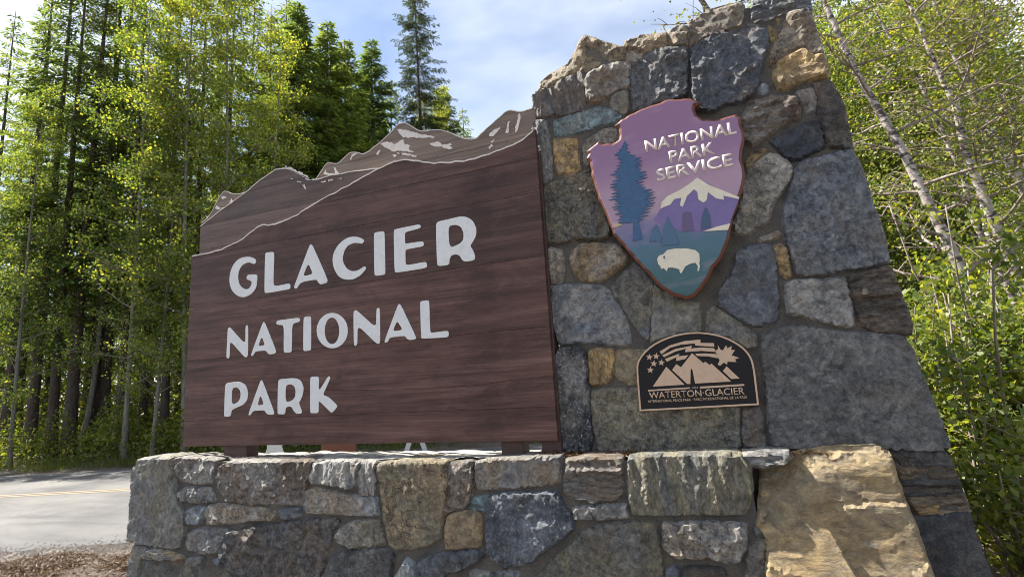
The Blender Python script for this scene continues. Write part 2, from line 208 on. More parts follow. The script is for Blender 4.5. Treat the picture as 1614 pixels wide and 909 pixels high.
LETTERS = [('G',[(-4.164,2.908),(-4.175,2.93),(-4.221,2.957),(-4.28,2.972),(-4.353,2.975),(-4.419,2.959),(-4.471,2.92),(-4.509,2.858),(-4.525,2.779),(-4.516,2.716),(-4.487,2.652),(-4.431,2.6),(-4.364,2.566),(-4.299,2.558),(-4.228,2.577),(-4.178,2.611),(-4.153,2.652),(-4.144,2.75),(-4.153,2.769),(-4.189,2.778),(-4.267,2.784),(-4.289,2.769),(-4.289,2.744),(-4.272,2.732),(-4.233,2.717),(-4.216,2.695),(-4.231,2.662),(-4.262,2.638),(-4.301,2.638),(-4.355,2.667),(-4.389,2.711),(-4.405,2.773),(-4.398,2.833),(-4.369,2.88),(-4.317,2.906),(-4.259,2.911),(-4.206,2.887),(-4.18,2.883)],None),
('L',[(-4.05,2.968),(-4.035,2.98),(-3.953,2.975),(-3.934,2.961),(-3.932,2.881),(-3.936,2.783),(-3.935,2.636),(-3.895,2.624),(-3.749,2.63),(-3.725,2.62),(-3.722,2.581),(-3.742,2.571),(-4.031,2.566),(-4.05,2.581),(-4.052,2.798)],None),
('A',[(-3.493,2.975),(-3.474,2.981),(-3.451,2.957),(-3.278,2.612),(-3.285,2.58),(-3.356,2.572),(-3.383,2.589),(-3.408,2.627),(-3.559,2.625),(-3.609,2.61),(-3.639,2.571),(-3.666,2.569),(-3.678,2.588),(-3.663,2.623)],[(-3.508,2.798),(-3.449,2.686),(-3.571,2.678)]),
('C',[(-2.863,2.917),(-2.871,2.936),(-2.914,2.962),(-2.968,2.978),(-3.035,2.982),(-3.101,2.963),(-3.169,2.916),(-3.214,2.847),(-3.223,2.778),(-3.203,2.7),(-3.159,2.629),(-3.104,2.593),(-3.049,2.579),(-2.984,2.575),(-2.908,2.602),(-2.859,2.641),(-2.845,2.662),(-2.853,2.677),(-2.875,2.679),(-2.902,2.665),(-2.95,2.65),(-3.005,2.654),(-3.059,2.686),(-3.097,2.742),(-3.105,2.799),(-3.085,2.861),(-3.046,2.903),(-2.98,2.919),(-2.926,2.908),(-2.883,2.895)],None),
('I',[(-2.756,2.969),(-2.742,2.981),(-2.658,2.98),(-2.639,2.965),(-2.64,2.585),(-2.654,2.576),(-2.739,2.576),(-2.758,2.589)],None),
('E',[(-2.544,2.968),(-2.523,2.978),(-2.29,2.982),(-2.266,2.972),(-2.262,2.953),(-2.282,2.943),(-2.412,2.933),(-2.428,2.922),(-2.428,2.832),(-2.41,2.827),(-2.257,2.824),(-2.238,2.808),(-2.24,2.784),(-2.258,2.776),(-2.417,2.773),(-2.427,2.761),(-2.429,2.642),(-2.401,2.631),(-2.234,2.637),(-2.215,2.621),(-2.214,2.591),(-2.236,2.579),(-2.523,2.577),(-2.545,2.591)],None),
('R',[(-2.114,2.946),(-2.098,2.976),(-1.991,2.979),(-1.876,2.985),(-1.81,2.969),(-1.756,2.924),(-1.729,2.852),(-1.736,2.791),(-1.772,2.74),(-1.795,2.712),(-1.77,2.673),(-1.753,2.619),(-1.761,2.585),(-1.84,2.582),(-1.871,2.595),(-1.898,2.645),(-1.931,2.66),(-1.977,2.656),(-1.995,2.622),(-1.997,2.586),(-2.02,2.576),(-2.1,2.58),(-2.117,2.597)],[(-1.994,2.916),(-1.925,2.92),(-1.875,2.894),(-1.852,2.84),(-1.855,2.778),(-1.888,2.747),(-1.991,2.721)]),
('N',[(-4.524,2.256),(-4.507,2.274),(-4.481,2.261),(-4.281,2.083),(-4.287,2.261),(-4.27,2.277),(-4.25,2.264),(-4.242,1.977),(-4.266,1.955),(-4.297,1.968),(-4.488,2.14),(-4.485,1.981),(-4.499,1.962),(-4.522,1.968),(-4.53,1.984)],None),
('A',[(-4.208,1.974),(-4.194,1.963),(-4.177,1.969),(-4.148,2.006),(-4.018,2.005),(-3.992,1.978),(-3.975,1.964),(-3.901,1.965),(-3.885,1.989),(-4.03,2.27),(-4.051,2.287),(-4.067,2.273)],[(-4.072,2.144),(-4.115,2.055),(-4.028,2.057)]),
('T',[(-3.891,2.27),(-3.875,2.284),(-3.616,2.285),(-3.6,2.267),(-3.607,2.245),(-3.695,2.232),(-3.696,1.975),(-3.715,1.964),(-3.779,1.965),(-3.796,1.982),(-3.797,2.229),(-3.874,2.24),(-3.889,2.25)],None),
('I',[(-3.56,2.27),(-3.545,2.285),(-3.485,2.286),(-3.469,2.27),(-3.467,1.976),(-3.483,1.964),(-3.545,1.963),(-3.562,1.977)],None),
('O',[(-3.052,2.112),(-3.056,2.076),(-3.069,2.043),(-3.09,2.015),(-3.118,1.991),(-3.151,1.975),(-3.187,1.966),(-3.226,1.965),(-3.266,1.972),(-3.303,1.987),(-3.337,2.009),(-3.365,2.037),(-3.387,2.07),(-3.4,2.106),(-3.405,2.143),(-3.401,2.18),(-3.387,2.213),(-3.366,2.243),(-3.337,2.266),(-3.303,2.283),(-3.265,2.291),(-3.226,2.291),(-3.186,2.283),(-3.149,2.267),(-3.116,2.244),(-3.089,2.216),(-3.068,2.183),(-3.056,2.148)],[(-3.147,2.118),(-3.149,2.091),(-3.155,2.066),(-3.165,2.044),(-3.178,2.026),(-3.194,2.013),(-3.211,2.005),(-3.229,2.004),(-3.248,2.008),(-3.265,2.018),(-3.281,2.034),(-3.294,2.055),(-3.304,2.079),(-3.31,2.105),(-3.312,2.132),(-3.31,2.159),(-3.304,2.185),(-3.294,2.207),(-3.281,2.225),(-3.265,2.239),(-3.247,2.246),(-3.229,2.247),(-3.21,2.242),(-3.193,2.232),(-3.178,2.216),(-3.165,2.195),(-3.155,2.171),(-3.149,2.145)]),
('N',[(-2.99,2.279),(-2.965,2.291),(-2.936,2.273),(-2.749,2.109),(-2.741,2.274),(-2.726,2.286),(-2.704,2.277),(-2.707,1.981),(-2.723,1.965),(-2.747,1.97),(-2.945,2.151),(-2.949,1.984),(-2.969,1.966),(-2.988,1.975)],None),
('A',[(-2.666,1.982),(-2.652,1.969),(-2.629,1.975),(-2.605,2.012),(-2.453,2.013),(-2.44,1.99),(-2.413,1.973),(-2.355,1.974),(-2.341,1.99),(-2.486,2.283),(-2.503,2.297),(-2.519,2.287)],[(-2.529,2.152),(-2.577,2.064),(-2.474,2.066)]),
('L',[(-2.295,2.287),(-2.281,2.297),(-2.219,2.298),(-2.204,2.285),(-2.205,2.025),(-2.19,2.017),(-2.047,2.021),(-2.029,2.009),(-2.031,1.977),(-2.049,1.965),(-2.284,1.974),(-2.295,1.985)],None),
('P',[(-4.535,1.698),(-4.515,1.722),(-4.41,1.726),(-4.323,1.722),(-4.262,1.69),(-4.228,1.619),(-4.239,1.544),(-4.289,1.502),(-4.382,1.477),(-4.437,1.457),(-4.445,1.407),(-4.474,1.395),(-4.527,1.399),(-4.536,1.416)],[(-4.442,1.667),(-4.373,1.674),(-4.328,1.636),(-4.326,1.573),(-4.358,1.53),(-4.439,1.508)]),
('A',[(-4.221,1.412),(-4.209,1.399),(-4.189,1.405),(-4.16,1.441),(-4.02,1.442),(-3.994,1.411),(-3.961,1.398),(-3.905,1.398),(-3.897,1.42),(-4.049,1.716),(-4.064,1.726),(-4.08,1.716)],[(-4.073,1.587),(-4.108,1.489),(-4.026,1.496)]),
('R',[(-3.86,1.7),(-3.839,1.724),(-3.648,1.723),(-3.586,1.697),(-3.551,1.635),(-3.561,1.564),(-3.591,1.511),(-3.607,1.494),(-3.575,1.433),(-3.567,1.409),(-3.582,1.395),(-3.636,1.397),(-3.668,1.424),(-3.692,1.461),(-3.731,1.468),(-3.762,1.452),(-3.766,1.403),(-3.785,1.396),(-3.849,1.4),(-3.86,1.413)],[(-3.766,1.658),(-3.711,1.67),(-3.663,1.65),(-3.644,1.603),(-3.654,1.544),(-3.693,1.515),(-3.763,1.506)]),
('K',[(-3.478,1.709),(-3.463,1.724),(-3.387,1.722),(-3.375,1.704),(-3.379,1.603),(-3.356,1.613),(-3.274,1.716),(-3.252,1.714),(-3.248,1.696),(-3.319,1.576),(-3.326,1.553),(-3.26,1.527),(-3.176,1.459),(-3.172,1.442),(-3.223,1.395),(-3.245,1.396),(-3.341,1.477),(-3.378,1.502),(-3.378,1.408),(-3.393,1.394),(-3.464,1.396),(-3.476,1.408)],None)]
ARROWHEAD = [(-0.505,3.488),(-0.449,3.522),(-0.369,3.549),(-0.281,3.574),(-0.177,3.583),(-0.083,3.6),(-0.004,3.576),(0.075,3.563),(0.126,3.511),(0.093,3.493),(0.086,3.465),(0.094,3.423),(0.133,3.383),(0.216,3.358),(0.285,3.36),(0.352,3.366),(0.39,3.334),(0.376,3.289),(0.388,3.219),(0.389,3.162),(0.364,3.092),(0.351,3.019),(0.357,2.943),(0.355,2.887),(0.332,2.808),(0.305,2.749),(0.29,2.703),(0.243,2.609),(0.214,2.523),(0.196,2.455),(0.138,2.343),(0.074,2.272),(0.029,2.198),(-0.025,2.135),(-0.077,2.086),(-0.125,2.072),(-0.216,2.112),(-0.287,2.171),(-0.355,2.267),(-0.399,2.325),(-0.47,2.429),(-0.524,2.512),(-0.597,2.621),(-0.621,2.701),(-0.644,2.805),(-0.688,2.914),(-0.707,3.06),(-0.721,3.125),(-0.722,3.229),(-0.749,3.266),(-0.731,3.294),(-0.745,3.328),(-0.701,3.35),(-0.643,3.384),(-0.601,3.357),(-0.534,3.344),(-0.483,3.363),(-0.474,3.413),(-0.483,3.462)]
EMBLEM = [('distant_mountain','violet',0.002,[(-0.235,2.755),(-0.188,2.821),(-0.095,2.858),(0.043,2.941),(0.16,2.841),(0.297,2.737),(0.235,2.61),(0.215,2.563),(0.127,2.557),(0.041,2.54),(-0.118,2.566),(-0.2,2.621),(-0.293,2.677)]),
('snow_cap','cream',0.004,[(-0.235,2.755),(-0.219,2.806),(-0.176,2.841),(-0.074,2.875),(-0.012,2.906),(0.043,2.941),(0.117,2.87),(0.203,2.811),(0.298,2.747),(0.296,2.732),(0.199,2.776),(0.2,2.745),(0.151,2.764),(0.102,2.82),(0.085,2.761),(0.061,2.749),(0.031,2.781),(0.032,2.834),(0.011,2.859),(-0.042,2.816),(-0.079,2.743),(-0.097,2.757),(-0.081,2.812),(-0.13,2.811),(-0.163,2.774),(-0.204,2.765)]),
('painted_tree','maroon',0.0045,[(-0.104,2.564),(-0.087,2.692),(-0.054,2.707),(-0.029,2.692),(-0.019,2.555)]),
('painted_tree','deepblue',0.005,[(0.022,2.552),(0.043,2.659),(0.076,2.721),(0.095,2.645),(0.092,2.561)]),
('painted_tree','midblue',0.005,[(-0.254,2.482),(-0.23,2.594),(-0.192,2.689),(-0.155,2.582),(-0.133,2.475)]),
('painted_tree','midblue',0.0045,[(-0.339,2.527),(-0.31,2.607),(-0.276,2.644),(-0.257,2.588),(-0.25,2.513)]),
('lake_shore','cream',0.006,[(0.041,2.54),(0.127,2.559),(0.219,2.568),(0.2,2.525),(0.124,2.532)]),
('lake_shore','sand',0.006,[(-0.603,2.674),(-0.574,2.699),(-0.532,2.699),(-0.523,2.68),(-0.561,2.669)]),
('tall_tree','treeblue',0.006,[(-0.531,3.27),(-0.513,3.308),(-0.467,3.333),(-0.438,3.334),(-0.421,3.308),(-0.406,3.273),(-0.407,3.212),(-0.376,3.185),(-0.358,3.227),(-0.325,3.23),(-0.321,3.179),(-0.315,3.142),(-0.323,3.064),(-0.335,3.036),(-0.272,3.028),(-0.275,2.994),(-0.322,2.984),(-0.315,2.963),(-0.345,2.944),(-0.293,2.909),(-0.27,2.866),(-0.257,2.814),(-0.258,2.823),(-0.244,2.767),(-0.286,2.742),(-0.353,2.679),(-0.384,2.732),(-0.397,2.653),(-0.397,2.546),(-0.463,2.556),(-0.454,2.744),(-0.507,2.682),(-0.564,2.692),(-0.573,2.759),(-0.587,2.839),(-0.601,2.92),(-0.586,2.973),(-0.612,2.919),(-0.609,2.949),(-0.567,2.982),(-0.593,3.017),(-0.57,3.053),(-0.573,3.125),(-0.541,3.159),(-0.511,3.174),(-0.452,3.192),(-0.516,3.226)]),
('bison','cream',0.006,[(-0.297,2.384),(-0.281,2.408),(-0.251,2.414),(-0.219,2.441),(-0.16,2.444),(-0.085,2.433),(-0.03,2.413),(-0.007,2.384),(-0.009,2.339),(-0.015,2.314),(-0.013,2.294),(-0.023,2.26),(-0.033,2.264),(-0.027,2.296),(-0.04,2.323),(-0.069,2.322),(-0.108,2.307),(-0.125,2.283),(-0.142,2.258),(-0.151,2.266),(-0.153,2.29),(-0.194,2.308),(-0.228,2.312),(-0.24,2.288),(-0.257,2.311),(-0.277,2.309),(-0.28,2.33),(-0.293,2.347)]),
('bison_eye','deepblue',0.008,[(-0.253,2.399),(-0.243,2.402),(-0.24,2.386),(-0.25,2.375)])]
# NATIONAL [(-0.294,3.21),(0.344,3.212)]
# PARK [(-0.136,3.088),(0.187,3.102)]
# SERVICE [(-0.24,2.965),(0.293,2.997)]
PLAQUE = [(-0.541,1.308),(-0.538,1.483),(-0.534,1.611),(-0.525,1.656),(-0.485,1.714),(-0.411,1.774),(-0.318,1.815),(-0.214,1.84),(-0.099,1.845),(0.011,1.825),(0.096,1.792),(0.17,1.742),(0.217,1.692),(0.246,1.633),(0.253,1.562),(0.251,1.443),(0.249,1.322)]
RELIEF = [('star',[(-0.428,1.715),(-0.425,1.697),(-0.408,1.693),(-0.424,1.684),(-0.422,1.666),(-0.435,1.679),(-0.451,1.671),(-0.443,1.688),(-0.455,1.701),(-0.437,1.699)]),
('star',[(-0.379,1.717),(-0.376,1.699),(-0.359,1.696),(-0.375,1.687),(-0.374,1.669),(-0.386,1.681),(-0.403,1.674),(-0.395,1.69),(-0.406,1.704),(-0.389,1.702)]),
('star',[(-0.401,1.666),(-0.399,1.648),(-0.382,1.645),(-0.397,1.636),(-0.396,1.618),(-0.409,1.63),(-0.425,1.623),(-0.417,1.639),(-0.428,1.653),(-0.411,1.65)]),
('star',[(-0.347,1.67),(-0.345,1.652),(-0.328,1.648),(-0.343,1.64),(-0.342,1.622),(-0.355,1.634),(-0.371,1.627),(-0.363,1.643),(-0.374,1.656),(-0.357,1.654)]),
('star',[(-0.431,1.621),(-0.428,1.604),(-0.411,1.6),(-0.426,1.591),(-0.425,1.573),(-0.438,1.586),(-0.454,1.578),(-0.446,1.594),(-0.458,1.608),(-0.44,1.606)]),
('ribbon',[(-0.357,1.724),(-0.28,1.763),(-0.177,1.785),(-0.07,1.787),(-0.073,1.764),(0.016,1.755),(0.016,1.729),(-0.11,1.748),(-0.108,1.761),(-0.133,1.763),(-0.208,1.761),(-0.282,1.745),(-0.345,1.704)]),
('ribbon',[(-0.342,1.696),(-0.247,1.734),(-0.131,1.748),(-0.14,1.73),(-0.07,1.731),(0.012,1.72),(0.026,1.692),(-0.073,1.708),(-0.182,1.707),(-0.18,1.722),(-0.168,1.732),(-0.249,1.716),(-0.329,1.681)]),
('ribbon',[(-0.326,1.669),(-0.222,1.699),(-0.231,1.681),(-0.163,1.684),(-0.187,1.659),(-0.249,1.649),(-0.246,1.675),(-0.314,1.648)]),
('ribbon',[(-0.116,1.691),(-0.047,1.688),(0.021,1.678),(0.037,1.647),(-0.036,1.667),(-0.104,1.674)]),
('maple_leaf',[(0.039,1.742),(0.052,1.708),(0.068,1.7),(0.092,1.734),(0.099,1.712),(0.128,1.727),(0.121,1.699),(0.145,1.697),(0.12,1.663),(0.165,1.642),(0.137,1.633),(0.145,1.615),(0.088,1.621),(0.083,1.601),(0.064,1.617),(0.038,1.597),(0.022,1.605),(0.039,1.633),(0.024,1.677),(0.015,1.698),(0.038,1.713)]),
('mountain',[(-0.431,1.478),(-0.322,1.613),(-0.211,1.481)]),
('mountain',[(-0.193,1.484),(-0.284,1.588),(-0.251,1.627),(-0.222,1.603),(-0.137,1.696),(-0.069,1.622),(-0.057,1.631),(-0.029,1.607),(-0.017,1.616),(0.095,1.486),(-0.14,1.485),(-0.147,1.58),(-0.153,1.589),(-0.159,1.58),(-0.172,1.483)]),
('mountain',[(0.051,1.56),(0.078,1.591),(0.151,1.503),(0.097,1.503)]),
('rule',[(-0.466,1.457),(-0.178,1.461),(-0.179,1.451),(-0.467,1.446)]),
('rule',[(-0.111,1.462),(0.175,1.465),(0.174,1.453),(-0.113,1.449)])]
# WATERTON [(-0.462,1.392),(0.17,1.397)]
# INTER [(-0.474,1.364),(0.182,1.371)]
# 1932 [(-0.164,1.45),(-0.124,1.451)]
TREE_TOP = (-0.439, 3.337)
TREE_ROWS = [(3.256,-0.531,-0.404),(3.186,-0.522,-0.331),(3.136,-0.546,-0.316),(3.099,-0.575,-0.318),(3.045,-0.578,-0.273),(3.0,-0.592,-0.314),(2.949,-0.597,-0.286),(2.90,-0.606,-0.258),(2.86,-0.597,-0.247),(2.82,-0.588,-0.250),(2.78,-0.580,-0.268),(2.737,-0.571,-0.319),(2.686,-0.558,-0.364)]

Y_PILLAR, Y_WALL, Y_BOARD, Y_ARROW, Y_PLAQUE = 3.97, 3.78, 3.86, 3.84, 3.915
ROAD_Z = -0.40

# ------------------------------------------------------------------ helpers
def tag(o, label=None, cat=None, group=None, kind=None):
    if label: o['label'] = label
    if cat: o['category'] = cat
    if group: o['group'] = group
    if kind: o['kind'] = kind
    return o

def link(name, me, mat=None, parent=None, smooth=False, loc=None):
    o = bpy.data.objects.new(name, me)
    COL.objects.link(o)
    if mat is not None and me is not None and len(me.materials) == 0:
        me.materials.append(mat)
    if smooth and me is not None:
        me.polygons.foreach_set('use_smooth', [True] * len(me.polygons))
    if loc is not None: o.location = loc
    if parent is not None: o.parent = parent
    return o

def empty(name, loc=(0, 0, 0)):
    o = bpy.data.objects.new(name, None)
    o.empty_display_size = 0.2
    COL.objects.link(o)
    o.location = loc
    return o

def mesh(name, verts, faces):
    me = bpy.data.meshes.new(name)
    me.from_pydata([tuple(v) for v in verts], [], faces)
    me.update()
    return me

def quads_mesh(name, V, n=4):
    """V: (k,n,3) array, one loose face per row"""
    k = V.shape[0]
    me = bpy.data.meshes.new(name)
    me.vertices.add(k * n)
    me.vertices.foreach_set('co', V.reshape(-1).astype(np.float32))
    me.loops.add(k * n)
    me.loops.foreach_set('vertex_index', np.arange(k * n, dtype=np.int32))
    me.polygons.add(k)
    me.polygons.foreach_set('loop_start', np.arange(0, k * n, n, dtype=np.int32))
    me.polygons.foreach_set('loop_total', np.full(k, n, dtype=np.int32))
    me.update(calc_edges=True)
    return me

def chaikin(p, it=1, q=0.25):
    for _ in range(it):
        out = []
        for i in range(len(p)):
            a, b = p[i], p[(i + 1) % len(p)]
            out.append((a[0] * (1 - q) + b[0] * q, a[1] * (1 - q) + b[1] * q))
            out.append((a[0] * q + b[0] * (1 - q), a[1] * q + b[1] * (1 - q)))
        p = out
    return p

def area(p):
    return 0.5 * sum(p[i][0] * p[(i + 1) % len(p)][1] - p[(i + 1) % len(p)][0] * p[i][1] for i in range(len(p)))

def ccw(p):
    return list(p) if area(p) > 0 else list(p)[::-1]

def offset(p, d):
    """inset (d>0) of a ccw polygon"""
    n = len(p); out = []
    for i in range(n):
        a, b, c = Vector(p[i - 1]), Vector(p[i]), Vector(p[(i + 1) % n])
        e1, e2 = (b - a), (c - b)
        if e1.length < 1e-9 or e2.length < 1e-9:
            out.append(tuple(b)); continue
        n1 = Vector((-e1.y, e1.x)).normalized(); n2 = Vector((-e2.y, e2.x)).normalized()
        m = n1 + n2
        if m.length < 1e-6: m = n1
        m.normalize()
        k = d / max(0.45, m.dot(n1))
        out.append(tuple(b + m * k))
    return out

def prism(name, poly, yf, yb, mat, parent=None, hole=None, bevel=0.0, smooth=False, local=True):
    """plate with outline poly (x,z), front face at yf looking to -Y, back at yb"""
    P = ccw(poly)
    cx = sum(q[0] for q in P) / len(P); cz = sum(q[1] for q in P) / len(P)
    if not local: cx = cz = 0.0
    rings = [P] + ([ccw(hole)[::-1]] if hole else [])
    V, F = [], []
    ins_all = []; base = 0
    for r in rings:
        n = len(r)
        ins = offset(r, bevel) if bevel > 0 else r
        ins_all.append(ins)
        V += [(q[0] - cx, yb - yf, q[1] - cz) for q in r]
        V += [(q[0] - cx, bevel, q[1] - cz) for q in r]
        for i in range(n):
            j = (i + 1) % n
            F.append((base + i, base + j, base + n + j, base + n + i))
        b2 = base + n
        if bevel > 0:
            V += [(q[0] - cx, 0.0, q[1] - cz) for q in ins]
            for i in range(n):
                j = (i + 1) % n
                F.append((b2 + i, b2 + j, b2 + n + j, b2 + n + i))
            base += 3 * n
        else:
            base += 2 * n
    # front and back caps
    tess = tessellate_polygon([[Vector((q[0], q[1], 0)) for q in r] for r in ins_all])
    tessb = tessellate_polygon([[Vector((q[0], q[1], 0)) for q in r] for r in rings])
    fr, bk = [], []
    base = 0
    for r in rings:
        n = len(r); k = 3 * n if bevel > 0 else 2 * n
        fr += [base + k - n + i for i in range(n)]
        bk += [base + i for i in range(n)]
        base += k
    for t in tess: F.append(tuple(fr[i] for i in t))
    for t in tessb: F.append(tuple(bk[i] for i in t))
    me = mesh(name, V, F)
    bm = bmesh.new(); bm.from_mesh(me)
    bmesh.ops.recalc_face_normals(bm, faces=bm.faces)
    bm.to_mesh(me); bm.free()
    return link(name, me, mat, parent, smooth, loc=(cx, yf, cz) if local else (0, yf, 0))

def box(name, x0, x1, y0, y1, z0, z1, mat, parent=None, bevel=0.0):
    bm = bmesh.new()
    bmesh.ops.create_cube(bm, size=1)
    for v in bm.verts:
        v.co = Vector((v.co.x * (x1 - x0), v.co.y * (y1 - y0), (v.co.z + 0.5) * (z1 - z0)))
    if bevel > 0:
        bmesh.ops.bevel(bm, geom=bm.edges[:], offset=bevel, segments=1, affect='EDGES')
    me = bpy.data.meshes.new(name); bm.to_mesh(me); bm.free()
    return link(name, me, mat, parent, loc=((x0 + x1) / 2, (y0 + y1) / 2, z0))

def tube_arrays(path, radii, sides=8):
    """vertices and faces of a tapered tube along a path"""
    V, F = [], []
    n = len(path)
    for i in range(n):
        a = path[max(0, i - 1)]; b = path[min(n - 1, i + 1)]
        t = (b - a).normalized()
        ref = Vector((1, 0, 0)) if abs(t.x) < 0.8 else Vector((0, 1, 0))
        u = t.cross(ref).normalized(); w = t.cross(u)
        for k in range(sides):
            an = 2 * math.pi * k / sides
            V.append(path[i] + (u * math.cos(an) + w * math.sin(an)) * radii[i])
    for i in range(n - 1):
        for k in range(sides):
            k2 = (k + 1) % sides
            F.append((i * sides + k, i * sides + k2, (i + 1) * sides + k2, (i + 1) * sides + k))
    F.append(tuple(range((n - 1) * sides, n * sides)))
    return V, F

class Tubes:
    def __init__(self): self.V, self.F = [], []
    def add(self, path, radii, sides=8):
        v, f = tube_arrays([Vector(p) for p in path], radii, sides)
        b = len(self.V); self.V += v; self.F += [tuple(i + b for i in q) for q in f]
    def build(self, name, mat, parent=None, smooth=True, loc=None):
        return link(name, mesh(name, self.V, self.F), mat, parent, smooth, loc)

# ------------------------------------------------------------------ materials
def new_mat(name):
    m = bpy.data.materials.new(name); m.use_nodes = True
    nt = m.node_tree
    b = nt.nodes['Principled BSDF']
    return m, nt, nt.nodes, nt.links, b

def mix(nt, fac, a, b, mode='MIX'):
    n = nt.nodes.new('ShaderNodeMixRGB'); n.blend_type = mode
    for s, v in (('Fac', fac), ('Color1', a), ('Color2', b)):
        if hasattr(v, 'node'): nt.links.new(v, n.inputs[s])
        elif isinstance(v, (int, float)): n.inputs[s].default_value = v
        else: n.inputs[s].default_value = (*v, 1)
    return n.outputs[0]

def math_node(nt, op, a, b=None):
    n = nt.nodes.new('ShaderNodeMath'); n.operation = op
    for i, v in enumerate((a, b)):
        if v is None: continue
        if hasattr(v, 'node'): nt.links.new(v, n.inputs[i])
        else: n.inputs[i].default_value = v
    return n.outputs[0]

def ramp(nt, v, stops):
    n = nt.nodes.new('ShaderNodeValToRGB')
    e = n.color_ramp.elements
    while len(e) < len(stops): e.new(0.5)
    for k, (p, c) in zip(e, stops):
        k.position = p
        k.color = (*c, 1) if not isinstance(c, (int, float)) else (c, c, c, 1)
    nt.links.new(v, n.inputs['Fac'])
    return n.outputs['Color']

def noise_tex(nt, vec, scale, detail=5, rough=0.55, dist=0.0):
    n = nt.nodes.new('ShaderNodeTexNoise')
    n.inputs['Scale'].default_value = scale; n.inputs['Detail'].default_value = detail
    n.inputs['Roughness'].default_value = rough; n.inputs['Distortion'].default_value = dist
    if vec is not None: nt.links.new(vec, n.inputs['Vector'])
    return n.outputs['Fac']

def coords(nt, scale=(1, 1, 1), kind='Object', rnd=False):
    t = nt.nodes.new('ShaderNodeTexCoord'); m = nt.nodes.new('ShaderNodeMapping')
    m.inputs['Scale'].default_value = scale
    nt.links.new(t.outputs[kind], m.inputs['Vector'])
    if rnd:
        oi = nt.nodes.new('ShaderNodeObjectInfo')
        k = nt.nodes.new('ShaderNodeCombineXYZ')
        r = math_node(nt, 'MULTIPLY', oi.outputs['Random'], 37.0)
        for i in range(3): nt.links.new(r, k.inputs[i])
        nt.links.new(k.outputs[0], m.inputs['Location'])
    return m.outputs[0]

def bump(nt, b, h, strength=0.5, dist=0.01):
    n = nt.nodes.new('ShaderNodeBump')
    n.inputs['Strength'].default_value = strength; n.inputs['Distance'].default_value = dist
    nt.links.new(h, n.inputs['Height']); nt.links.new(n.outputs[0], b.inputs['Normal'])

